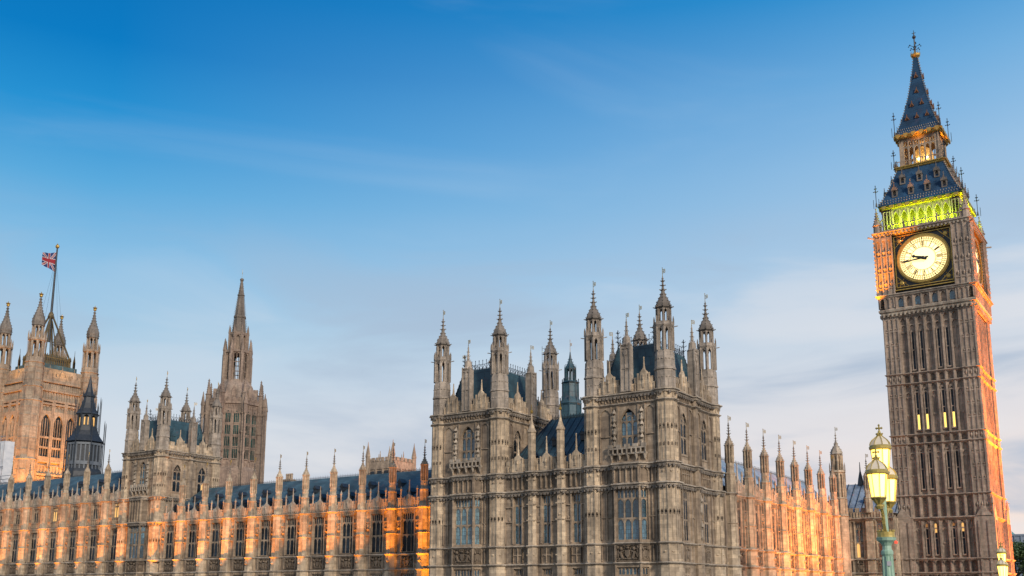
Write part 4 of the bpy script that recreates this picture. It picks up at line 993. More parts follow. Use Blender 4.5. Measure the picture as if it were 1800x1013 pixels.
    for k in range(4):
        a = k*PI/2
        for i in (1, 2, 4, 5):
            x = (bx[i]+bx[i+1])/2; y = -5.95; X, Yp = x*math.cos(a)-y*math.sin(a), x*math.sin(a)+y*math.cos(a)
            inst(sA, root, X, Yp, 32.7, a); inst(sBl if k == 0 else sB, root, X, Yp, 23.7, a); inst(sC, root, X, Yp, 15.0, a); inst(sD, root, X, Yp, 5.6, a)
    M['litdim'] = principled('dim_lit_window', (.3, .16, .06), .6, emit=(1, .42, .10), estr=.25)
    for x, h in ((bx[1]+.6, .5), (bx[2]+.6, 1.3), (bx[4]+.6, .4), (bx[5]+.6, 1.2)):     # faint lamps behind the low slits
        m = MB(); m.add([(-.16, 0, 0), (.16, 0, 0), (.16, 0, h), (-.16, 0, h)], [(0, 1, 2, 3)]); o = m.build('lit_pane', M['litwarm' if h > 1 else 'litdim'], root, False); o.location = (x, -5.86, 10.0-h+E)
    # arcade under the clock
    m = MB(); hh = H+.35; m.box(-hh, hh, -hh+.35, -hh+.8, 42.2, 44.2)
    for i in range(8): x = -4.2+1.2*i; m.box(x-.2, x+.2, -hh-.05, -hh+.4, 42.3, 44.1); m.box(x-.09, x+.09, -hh-.15, -hh, 42.0, 44.3)
    for i in range(7): spandrel(m, -4.0+1.2*i, -3.2+1.2*i, 43.3, .55, 44.1, -hh, -hh+.4, 3)
    for s in (-1, 1):
        x0, x1 = sorted((s*4.4, s*hh)); m.box(x0, x1, -hh, -hh+.6, 42.2, 44.2); ribs(m, x0+.1, x1-.1, 42.4, 44.0, 3, -hh, .1, .12)
    four(m.build('niche_arcade', M['clockstone'], root, False))
    for k in range(4):
        a = k*PI/2
        for i in (0, 2, 4, 6):
            m = MB(); x = -3.6+1.2*i; m.add([(x-.36, -hh+.3, 42.5), (x+.36, -hh+.3, 42.5), (x+.36, -hh+.3, 43.9), (x-.36, -hh+.3, 43.9)], [(0, 1, 2, 3)])
            o = m.build('pane', M['glass'], root, False); o.location = (0, 0, E); o.rotation_euler = (0, 0, a)
    # clock stage: corner turrets and dials
    K = 6.75; m = MB(); m.box(-K, -4.25, -K, -4.25, 44.4, 54.0)
    for q in range(4):
        x = -K+.05+q*(K-4.25-.1)/3
        m.box(x-.1, x+.1, -K-.15, -K, 44.5, 53.8); m.box(-K-.15, -K, x-.1, x+.1, 44.5, 53.8)
        if q < 3:
            for z in (46.2, 48.6, 51.2): m.knob(x+.4, -K, z, .3, .45); m.knob(-K, x+.4, z, .3, .45); m.box(x, x+.8, -K-.1, -K, z-.75, z-.62); m.box(-K-.1, -K, x, x+.8, z-.75, z-.62)
            spandrel(m, x+.1, x+.72, 52.6, .5, 53.5, -K-.12, -K, 3)
    for j in range(14): m.knob(-K-.1, -K-.1, 44.8+j*.68, .17)
    m.lathe(-K+.45, -K+.45, [(.62, 54.0), (.55, 55.6), (.72, 55.7), (.6, 55.9), (.4, 56.4), (.2, 57.2), (.1, 57.9), (.05, 58.6)], 8); crockets(m, -K+.45, -K+.45, [(.5, 56.0), (.1, 58.0)], 8, .09, .4); m.knob(-K+.45, -K+.45, 58.5, .15, .22)
    m.bar((-K+.7, -K+.7, 56.2), (-K+1.6, -K+1.6, 57.6), .12); m.bar((-K-.05, -K-.05, 53.6), (-K-.75, -K-.75, 53.75), .14)
    four(m.build('clock_corner', M['clockstone'], root, False))
    def ring(mb, r0, r1, y0, y1, n=48):
        vs = []; fs = []
        for k in range(n):
            a = 2*PI*k/n; c, s = math.cos(a), math.sin(a)
            vs += [(r0*c, y0, r0*s), (r1*c, y0, r1*s), (r1*c, y1, r1*s), (r0*c, y1, r0*s)]
        for k in range(n):
            a, b = 4*k, 4*((k+1) % n)
            for j in range(4): fs.append((a+j, a+(j+1) % 4, b+(j+1) % 4, b+j))
        mb.add(vs, fs)
    ZD = 49.45; R1 = 3.42
    m = MB(); m.box(-4.25, 4.25, -6.2, -5.8, -5.0, 4.6)
    surround = m.build('clock_dial', M['black'], None, False)
    m = MB(); m.ball(0, 0, 0, .01); m = MB()
    vs = [(0, -6.24, 0)]+[(R1*math.cos(2*PI*k/64), -6.24, R1*math.sin(2*PI*k/64)) for k in range(64)]; m.add(vs, [(0, 1+k, 1+(k+1) % 64) for k in range(64)])
    face = m.build('dial_face', M['dial'], surround, False)
    m = MB(); ring(m, 3.40, 3.72, -6.5, -6.15, 64); ring(m, 3.78, 3.84, -6.4, -6.15, 64)
    for s in (-1, 1):
        m.box(s*4.0-.06, s*4.0+.06, -6.42, -6.15, -4.0, 4.0); m.box(-4.06, 4.06, -6.42, -6.15, s*4.0-.06, s*4.0+.06)
        for j in range(18):
            m.knob(s*4.32, -6.5, -4.5+j*.5, .19)
        for t in (-1, 1):
            m.ball(s*3.3, -6.2, t*3.3, .36, .12, .36); 
            for q in range(6): m.knob(s*3.3+.55*math.cos(q*PI/3), -6.22, t*3.3+.55*math.sin(q*PI/3), .13)
            m.bar((s*3.9, -6.25, t*2.3), (s*2.3, -6.25, t*3.9), .05)
    m.box(-4.4, 4.4, -6.6, -6.2, -4.5, -4.36); m.box(-4.4, 4.4, -6.65, -6.2, 4.25, 4.4)
    for j in range(20): m.knob(-4.2+j*.44, -6.78, 4.62, .17)
    fr = m.build('gilded_frame', M['gold'], surround, False)
    m = MB(); y0, y1 = -6.33, -6.25
    for rr, w in ((3.36, .05), (2.72, .05), (1.82, .05)): ring(m, rr-w, rr, y0, y1, 64)
    ring(m, 3.0, 3.03, y0, y1, 48)
    NUM = ['XII', 'I', 'II', 'III', 'IV', 'V', 'VI', 'VII', 'VIII', 'IX', 'X', 'XI']
    for k in range(12):
        a = PI/2-k*PI/6; c, s = math.cos(a), math.sin(a)
        P2 = lambda rr, tt: (rr*c-tt*s*-1*-1, (y0+y1)/2, rr*s+tt*c)
        adv = {'I': .17, 'V': .34, 'X': .36}; tw = sum(adv[ch] for ch in NUM[k]); x = -tw/2
        def pt(xx, t): rr = 1.92+t*.72; return (rr*c+xx*s, (y0+y1)/2, rr*s-xx*c)
        for ch in NUM[k]:
            w = adv[ch]
            if ch == 'I': m.bar(pt(x+w/2, 0), pt(x+w/2, 1), .06)
            if ch == 'V': m.bar(pt(x+.03, 1), pt(x+w/2, 0), .045); m.bar(pt(x+w-.03, 1), pt(x+w/2, 0), .035)
            if ch == 'X': m.bar(pt(x+.03, 1), pt(x+w-.03, 0), .045); m.bar(pt(x+w-.03, 1), pt(x+.03, 0), .035)
            x += w
        for rr in (1.0,):
            m.bar((1.75*c, -6.29, 1.75*s), (3.36*c, -6.29, 3.36*s), .035)
            a2 = a+PI/12; m.bar((1.82*math.cos(a2), -6.29, 1.82*math.sin(a2)), (2.72*math.cos(a2), -6.29, 2.72*math.sin(a2)), .03)
    for k in range(60):
        a = k*PI/30; c, s = math.cos(a), math.sin(a); m.bar((2.76*c, -6.29, 2.76*s), (2.92*c, -6.29, 2.92*s), .055); m.bar((3.06*c, -6.29, 3.06*s), (3.24*c, -6.29, 3.24*s), .06 if k % 5 else .11)
    nu = m.build('numeral_ring', M['numeral'], surround, False)
    m = MB()
    def hand(ang, L_, w, tail, y):
        c, s = math.sin(ang), math.cos(ang)
        def q(l, t): return (l*c+t*s, y, l*s-t*c)
        pts = [q(-tail, -w), q(-tail, w), q(0, w*1.1), q(L_*.7, w*.6), q(L_*.78, w*1.3), q(L_, 0), q(L_*.78, -w*1.3), q(L_*.7, -w*.6), q(0, -w*1.1)]
        n = len(pts); m.add(pts+[(x, y+.08, z) for x, y, z in pts], [tuple(range(n)), tuple(range(2*n-1, n-1, -1))]+[((i+1) % n, i, n+i, n+(i+1) % n) for i in range(n)])
    hand(R(266), 3.2, .12, .75, -6.55); hand(R(290), 1.75, .22, .55, -6.48); m.ball(0, -6.55, 0, .28, .1, .28)
    hd = m.build('clock_hands', M['black'], surround, False); kid(surround, face, fr, nu, hd)
    for k in range(4): inst(surround, root, 0, 0, ZD, k*PI/2)
    proto(surround)
    # cornice, balustrade, belfry
    m = MB(); m.course(sq(K-.1), CORN(54.5, .45, .6), True); pq = sq(K-.1); corbels(m, pq+pq[:1], 54.1, .55, .35, .3)
    o = m.build('clock_cornice', M['trim'], root, False); o.location = (0, 0, E)
    m = MB(); m.box(-K+.9, K-.9, -K+.1, -K+.2, 54.6, 54.75); m.box(-K+.9, K-.9, -K+.05, -K+.25, 55.35, 55.5)
    for i in range(24): x = -K+1.0+i*(2*K-2)/23; m.box(x-.06, x+.06, -K+.1, -K+.2, 54.7, 55.4)
    for i in range(8): x = -5.6+1.6*i; m.lathe(x, -K+.15, [(.12, 54.6), (.1, 55.6), (.15, 55.7), (.03, 56.1)], 4)
    four(m.build('balustrade', M['clockstone'], root, False))
    B = 5.5; m = MB(); ax = [-4.2+1.2*k for k in range(8)]
    for x in ax: m.box(x-.17, x+.17, -B, -B+.6, 54.6, 58.3); m.bar((x, -B-.05, 54.6), (x, -B-.05, 58.0), .07)
    for i in range(7):
        a, b = ax[i]+.17, ax[i+1]-.17; spandrel(m, a, b, 56.9, .9, 58.3, -B+.05, -B+.5, 4); L, Rr = arch(a, b, 56.9, .9, 4)
        for p, q in zip(L+Rr, (L+Rr)[1:]): m.bar((p[0], -B, p[1]), (q[0], -B, q[1]), .06)
    for s in (-1, 1):
        x0, x1 = sorted((s*4.37, s*B)); m.box(x0, x1, -B, -B+1.3, 54.5, 58.3); ribs(m, x0+.1, x1-.1, 54.8, 58.0, 2, -B, .1, .12)
    m.box(-B, B, -B+.0, -B+.5, 58.28, 58.5)
    four(m.build('belfry_arcade', M['belfrystone'], root, False))
    m = MB(); m.box(-4.4, 4.4, -4.4, 4.4, 54.4, 58.4)
    for k in range(8):
        for zz in range(8): pass
    o = m.build('belfry_core', M['belfrystone'], root, False); o.location = (0, 0, E)
    m = MB(); m.course(sq(B), CORN(58.85, .4, .5), True)
    for k in range(4):
        a = k*PI/2; m.T = Matrix.Rotation(a, 4, 'Z')
        for i in range(10): x = -5.2+i*10.4/9; m.xz([(x-.32, 58.95), (x-.32, 58.55), (x, 58.3), (x+.32, 58.55), (x+.32, 58.95)], -B-.55, -B-.35)
        m.T = None
    o = m.build('shield_cornice', M['gold'], root, False); o.location = (0, 0, E)
    # lower roof
    Q = lambda pr: [(h*math.sqrt(2), z) for h, z in pr]
    pr = [(6.1, 58.85), (5.95, 59.15), (5.3, 60.3), (4.55, 62.0), (3.85, 63.9), (3.4, 65.2)]
    m = MB(); m.lathe(0, 0, Q(pr), 4); rf = m.build('lower_roof', M['clockroof'], root, False); rf.location = (0, 0, E)
    m = MB(); crockets(m, 0, 0, Q(pr[1:]), 4, .16, .42)
    for k in range(4):
        m.T = Matrix.Rotation(k*PI/2, 4, 'Z')
        for z, h, n in ((59.25, 5.95, 30), (59.75, 5.65, 28)):
            for i in range(n): m.knob(-h+(i+.5)*2*h/n, -h, z, .09, .16)
        m.T = None
    m.build('roof_crest', M['trim'], rf, False)
    def dormer(w, h):
        mb = MB(); a = w/2; mb.box(-a, -a*.6, 0, 1, 0, h); mb.box(a*.6, a, 0, 1, 0, h); mb.box(-a*.6, a*.6, .3, 1, 0, h); mb.box(-a, a, -.02, 1, -.12, .08)
        spandrel(mb, -a*.6, a*.6, h*.7, h*.25, h, 0, .6, 3); mb.xz([(-a*1.25, h), (a*1.25, h), (0, h*1.75)], -.1, 1.4); mb.lathe(0, -.05, [(.07, h*1.7), (.03, h*2.3)], 5); mb.knob(0, -.05, h*2.0, .12); mb.knob(0, -.05, h*2.3, .09, .14)
        for s in (-1, 1):
            for j in range(3): t = (j+.5)/3; mb.knob(s*a*1.25*(1-t), -.1, h+h*.75*t+.06, .07)
            mb.lathe(s*a, -.05, [(.07, h*.9), (.03, h*1.5)], 4)
        return proto(mb.build('dormer', M['soot_shade'], None, False))
    d1 = dormer(.8, 1.0)
    def half(pr, z):
        for (ha, za), (hb, zb) in zip(pr, pr[1:]):
            if za <= z <= zb: return ha+(hb-ha)*(z-za)/(zb-za)
    def ring_dormers(d, pr, z, xs):
        h = half(pr, z)
        for k in range(4):
            a = k*PI/2
            for x in xs: y = -h-.12; inst(d, root, x*math.cos(a)-y*math.sin(a), x*math.sin(a)+y*math.cos(a), z, a)
    ring_dormers(d1, pr, 60.3, (-3.6, -1.2, 1.2, 3.6)); ring_dormers(d1, pr, 62.5, (-2.5, 0, 2.5))
    # lantern
    m = MB(); m.course(sq(3.4), CORN(65.75, .35, .6), True)
    pq = sq(3.75)
    for k in range(4):
        m.T = Matrix.Rotation(k*PI/2, 4, 'Z')
        for i in range(12): m.knob(-3.4+i*6.8/11, -3.8, 65.5, .17)
        m.T = None
    o = m.build('gilded_cornice', M['gold'], root, False); o.location = (0, 0, E)
    m = MB(); m.course(sq(3.05), CORN(71.1, .4, .7), True)
    for k in range(4):
        m.T = Matrix.Rotation(k*PI/2, 4, 'Z')
        for i in range(6): x = -2.9+i*5.8/5; m.xz([(x-.32, 71.1), (x-.32, 70.65), (x, 70.35), (x+.32, 70.65), (x+.32, 71.1)], -3.62, -3.4)
        m.T = None
    o = m.build('shield_cornice', M['gold'], root, False); o.location = (0, 0, E)
    m = MB(); m.box(-3.4, 3.4, -3.4, 3.4, 65.2, 65.75); m.box(-2.9, 2.9, -2.9, 2.9, 70.4, 70.9); o = m.build('lantern_floor', M['clockstone'], root, False); o.location = (0, 0, E)
    m = MB(); A = 2.8; lx = [-2.4+.8*i for i in range(7)]
    for x in lx: m.box(x-.1, x+.1, -A, -A+.25, 65.7, 70.4)
    for i in range(6):
        a, b = lx[i]+.1, lx[i+1]-.1; spandrel(m, a, b, 68.5, .45, 69.1, -A+.03, -A+.2, 3); m.box(a, b, -A+.05, -A+.18, 69.0, 69.15); m.box((a+b)/2-.05, (a+b)/2+.05, -A+.05, -A+.18, 69.1, 70.3); spandrel(m, a, b, 69.7, .4, 70.4, -A+.03, -A+.2, 2)
    m.box(-A, -2.3, -A, -2.3, 65.7, 70.4); m.bar((-A-.05, -A-.05, 65.7), (-A-.05, -A-.05, 70.6), .12)
    m.box(-3.6, 3.6, -3.62, -3.55, 66.45, 66.55)
    for i in range(22): x = -3.5+i*7/21; m.box(x-.035, x+.035, -3.61, -3.56, 65.75, 66.75 if i % 3 == 0 else 66.5)
    four(m.build('lantern_arcade', M['farstone'], root, False))
    m = MB()
    for x in (-.45, .75): m.ball(x, -1.6, 67.2, .2)
    o = m.build('lantern_lamp', M['bulb'], root, False); o.location = (0, 0, E)
    m = MB(); m.lathe(0, 0, [(1.3, 65.7), (1.5, 66.6), (1.5, 68.4), (1.2, 69.0), (.4, 69.6)], 12); o = m.build('lantern_drum', M['lanterngold'], root, False); o.location = (0, 0, E)
    # spire
    ps = [(3.45, 71.0), (3.2, 71.4), (2.62, 73.0), (1.95, 75.4), (1.35, 78.0), (.82, 81.0), (.45, 83.6), (.33, 85.0)]
    m = MB(); m.lathe(0, 0, Q(ps), 4); sp = m.build('spire', M['clockroof'], root, False); sp.location = (0, 0, E)
    m = MB(); crockets(m, 0, 0, Q(ps[1:]), 4, .12, .42)
    for k in range(4):
        m.T = Matrix.Rotation(k*PI/2, 4, 'Z')
        for z, h, n in ((71.5, 3.2, 20), (71.95, 3.05, 19)):
            for i in range(n): m.knob(-h+(i+.5)*2*h/n, -h, z, .08, .15)
        m.T = None
    m.build('spire_crest', M['trim'], sp, False)
    def lucarne():
        mb = MB(); mb.xz([(-.34, 0), (-.2, 0), (0, .42), (.2, 0), (.34, 0), (0, .75)], -.1, .5); mb.xz([(-.2, 0), (.2, 0), (0, .42)], .1, .5); mb.knob(0, -.05, .8, .09, .14); return proto(mb.build('lucarne', M['copperglow'], None, False))
    lc = lucarne()
    for z, xs in ((73.6, (-1.5, 0, 1.5)), (76.0, (-.75, .75)), (78.4, (0,)), (81.2, (0,))): ring_dormers(lc, ps, z, xs)
    m = MB(); m.lathe(0, 0, [(.25, 84.8), (.7, 85.3), (.75, 85.6), (.55, 85.6), (.25, 85.2)], 8); m.ball(0, 0, 85.1, .42)
    for k in range(8): a = k*PI/4; m.lathe(.7*math.cos(a), .7*math.sin(a), [(.07, 85.5), (.02, 86.1)], 4)
    m.build('crown', M['gold'], sp, False)
    m = MB(); m.lathe(0, 0, [(.24, 85.2), (.12, 87.0), (.08, 89.5)], 6); m.ball(0, 0, 88.7, .3); m.bar((-.3, 0, 89.4), (.3, 0, 89.4), .05); m.bar((0, 0, 89.3), (0, 0, 89.9), .05)
    for k in range(4):
        a = k*PI/2+.4
        for z, s in ((87.2, .75), (86.6, .55)):
            m.bar((0, 0, z-.25), (s*math.cos(a), s*math.sin(a), z+.1), .045); m.knob(s*math.cos(a), s*math.sin(a), z+.15, .13); m.knob(s*1.25*math.cos(a), s*1.25*math.sin(a), z-.15, .12); m.bar((s*math.cos(a), s*math.sin(a), z+.1), (s*1.3*math.cos(a), s*1.3*math.sin(a), z-.2), .035)
    m.build('finial', M['iron'], sp, False)
    # corner standards
    def standard(h):
        mb = MB(); mb.bar((0, 0, 0), (0, 0, h), .06); mb.lathe(0, 0, [(.16, 0), (.1, .6)], 6)
        for z, s in ((h*.72, .32), (h*.86, .16)):
            mb.bar((-s, 0, z), (s, 0, z), .05); mb.bar((0, -s, z), (0, s, z), .05); mb.knob(0, 0, z, .14)
            for p in ((-s, 0), (s, 0), (0, s), (0, -s)): mb.knob(p[0], p[1], z+.05, .09)
        mb.knob(0, 0, h, .08, .2)
        for x in (-.4, .4): mb.bar((x, 0, -.2), (x, 0, h*.36), .045)
        return proto(mb.build('corner_standard', M['iron'], None, False))
    s1, s2, s3 = standard(3.4), standard(3.8), standard(2.8)
    for k in range(4):
        a = k*PI/2+PI/4
        inst(s1, root, 6.2*math.sqrt(2)*math.cos(a), 6.2*math.sqrt(2)*math.sin(a), 58.9, k*PI/2); inst(s2, root, 3.35*math.sqrt(2)*math.cos(a), 3.35*math.sqrt(2)*math.sin(a), 71.1, k*PI/2); inst(s3, root, 3.7*math.sqrt(2)*math.cos(a), 3.7*math.sqrt(2)*math.sin(a), 65.7, k*PI/2)
    # the lamps the tower carries
    for k in (0, 1):                                     # the two sides one can see
        a = k*PI/2
        al = bpy.data.lights.new('belfry_light', 'AREA'); al.shape = 'RECTANGLE'; al.size = 9.2; al.size_y = .15; al.energy = 900; al.color = (.62, 1, .0)
        ao = bpy.data.objects.new('belfry_light', al); C.objects.link(ao); y = -6.42; ao.location = (CX-y*math.sin(a), CY+y*math.cos(a), 54.85+E)
        ao.rotation_euler = (Matrix.Rotation(a, 4, 'Z') @ Vector((0, .75, 2.6)).to_track_quat('-Z', 'Y').to_matrix().to_4x4()).to_euler()
        y = -3.7; light('lantern_light', 'SPOT', (CX-y*1.05*math.sin(a), CY+y*1.05*math.cos(a), 70.0), 85, ORANGE, (CX-(y+.4)*math.sin(a), CY+(y+.4)*math.cos(a), 71), .2, 150)
    light('lantern_light', 'POINT', (CX, CY, 69.9), 25, (1, .6, .2), None, .3)
M['lanterngold'] = principled('lit_drum', (.6, .4, .15), .6, emit=(1, .45, .09), estr=.45)
M['copperglow'] = principled('gilded_lucarne', (.24, .11, .05), .5, .2)
clock_tower()

# ================================================================== octagonal central spire
def central_spire():
    CX, CY = -209, 177
    root = thing('central_spire', 'tall octagonal lantern tower with tapering stone spire, behind the long river front', 'tower', (CX, CY, 0)); root.scale = (.92, .92, 1)
    m = MB(); m.lathe(0, 0, [(8.6, GZ), (8.6, 31.0), (8.2, 31.6), (7.6, 32.2), (7.6, 48.5)])
    for k in range(8):
        am = k*PI/4; m.T = Matrix.Rotation(am+PI/2, 4, 'Z'); y = -7.6*math.cos(PI/8)
        for x in (-2.9, -2.35, 2.35, 2.9): m.box(x-.14, x+.14, y-.3, y, 32.2, 48.4)
        m.box(-.2, .2, y-.28, y, 33.5, 46.8)
        for x in (-1.15, 1.15): spandrel(m, x-.75, x+.75, 45.6, 1.1, 47.2, y-.28, y, 4)
        ribs(m, -2.3, 2.3, 47.3, 48.3, 7, y, .2, .14); ribs(m, -2.3, 2.3, 32.0, 33.3, 5, y, .2, .16, False)
        m.T = None
    m.build('shaft', M['spirestone'], root)
    w = MB(); w.box(-.66, .66, 0, .12, 0, 12.6)
    fr = MB()
    for x in (-.22, .22): fr.box(x-.06, x+.06, -.12, .02, 0, 12.6)
    for z in (0, 3.2, 6.3, 9.4): fr.box(-.7, .7, -.15, .02, z-.12, z+.12); spandrel(fr, -.66, -.24, z+2.3, .4, z+2.9, -.1, .02, 2); spandrel(fr, -.22, .22, z+2.3, .4, z+2.9, -.1, .02, 2); spandrel(fr, .24, .66, z+2.3, .4, z+2.9, -.1, .02, 2)
    wf = fr.build('window', M['spirestone'], None, False); kid(wf, w.build('pane', M['glassgreen'], wf, False)); proto(wf)
    for k in range(8):
        a = k*PI/4; y = -7.6*math.cos(PI/8)-.14
        for x in (-1.15, 1.15): inst(wf, root, x*math.cos(a)-y*math.sin(a), x*math.sin(a)+y*math.cos(a), 34, a)
    bt = MB(); bt.box(-.6, .6, -.7, .7, GZ, 47); bt.lathe(0, 0, [(.75, 47), (.7, 51.2), (.9, 51.4), (.55, 51.7), (.1, 55.6)], 8); crockets(bt, 0, 0, [(.55, 51.8), (.15, 55.4)], 4, .13, .6)
    for z in (36, 41, 46): bt.box(-.75, .75, -.85, .85, z-.2, z+.2)
    bt = proto(bt.build('buttress', M['spirestone'], None, False))
    bo = MB(); bo.box(-.26, .26, -.3, .3, GZ, 46); bo.lathe(0, 0, [(.5, 46), (.5, 48.2), (.65, 48.4), (.08, 52.0)], 6); bo.bar((0, 0, 45.5), (0, 1.4, 47.3), .22); bo = proto(bo.build('outer_pinnacle', M['spirestone'], None, False))
    ub = MB(); ub.box(-.38, .38, -.5, .5, 52, 62.6); ub.lathe(0, 0, [(.5, 62.6), (.5, 63.6), (.62, 63.8), (.06, 67.2)], 6); ub.bar((0, -.2, 54), (0, -2.2, 50), .25); crockets(ub, 0, 0, [(.5, 63.9), (.1, 67)], 4, .1, .5); ub = proto(ub.build('flying_buttress', M['spirestone'], None, False))
    for k in range(8):
        a = PI/8+k*PI/4
        inst(bt, root, 7.9*math.cos(a), 7.9*math.sin(a), 0, a+PI/2); inst(bo, root, 9.3*math.cos(a), 9.3*math.sin(a), 0, a+PI/2); inst(ub, root, 3.9*math.cos(a), 3.9*math.sin(a), 0, a+PI/2)
    m = MB(); m.lathe(0, 0, [(7.6, 48.4), (8.0, 48.6), (8.0, 49.4), (7.3, 49.5), (6.1, 51.6), (5.2, 53.9), (4.3, 55.2), (3.8, 55.8)])
    for k in range(8):
        am = k*PI/4; m.T = Matrix.Rotation(am+PI/2, 4, 'Z'); m.xz([(-.6, 50.6), (.6, 50.6), (.6, 52.4), (0, 53.6), (-.6, 52.4)], -6.3, -5.0); parapet_run(m, -3.0, 3.0, 49.3, -7.4, .5, 1.0, .35); m.T = None
    m.build('skirt', M['spirestone'], root)
    m = MB(); stage(m, 0, 0, 3.6, 55.4, 63.2, 1.5, .6); m.lathe(0, 0, [(3.4, 63.0), (3.9, 63.3), (3.9, 63.9), (3.1, 64.0)])
    for k in range(8):
        am = k*PI/4; m.T = Matrix.Rotation(am+PI/2, 4, 'Z'); y = -3.6*math.cos(PI/8)+.2; m.box(-.09, .09, y, y+.2, 55.4, 63); 
        for z in (58, 60.6): m.box(-1, 1, y, y+.2, z-.1, z+.1)
        m.T = None
    m.build('lantern', M['spirestone'], root)
    m = MB(); stage(m, 0, 0, 2.7, 63.9, 68.2, .9, .6); m.lathe(0, 0, [(2.0, 63.9), (2.0, 68)]); m.lathe(0, 0, [(2.5, 68.0), (2.85, 68.3), (2.85, 69.0), (2.1, 69.1)])
    for k in range(8): a = PI/8+k*PI/4; m.lathe(2.8*math.cos(a), 2.8*math.sin(a), [(.3, 64), (.3, 68.6), (.4, 68.8), (.06, 71.0)], 6)
    m.build('upper_stage', M['spirestone'], root)
    pr = [(2.15, 69.0), (1.65, 73.2), (1.85, 73.3), (1.85, 73.7), (1.55, 73.9), (.9, 79.5), (1.1, 79.6), (1.1, 79.9), (.85, 80), (.28, 84.0)]
    m = MB(); m.lathe(0, 0, pr); crockets(m, 0, 0, [(2.35, 69.2), (1.8, 73.1)], 8, .14, .6); crockets(m, 0, 0, [(1.75, 74), (.95, 79.4)], 8, .13, .6); crockets(m, 0, 0, [(.85, 80.1), (.3, 84)], 8, .11, .6)
    m.ball(0, 0, 84.2, .6, .6, .45)
    sp = m.build('spire', M['soot_shade'], root); vane(sp, 0, 0, 84.5+E, 2.6)
central_spire()

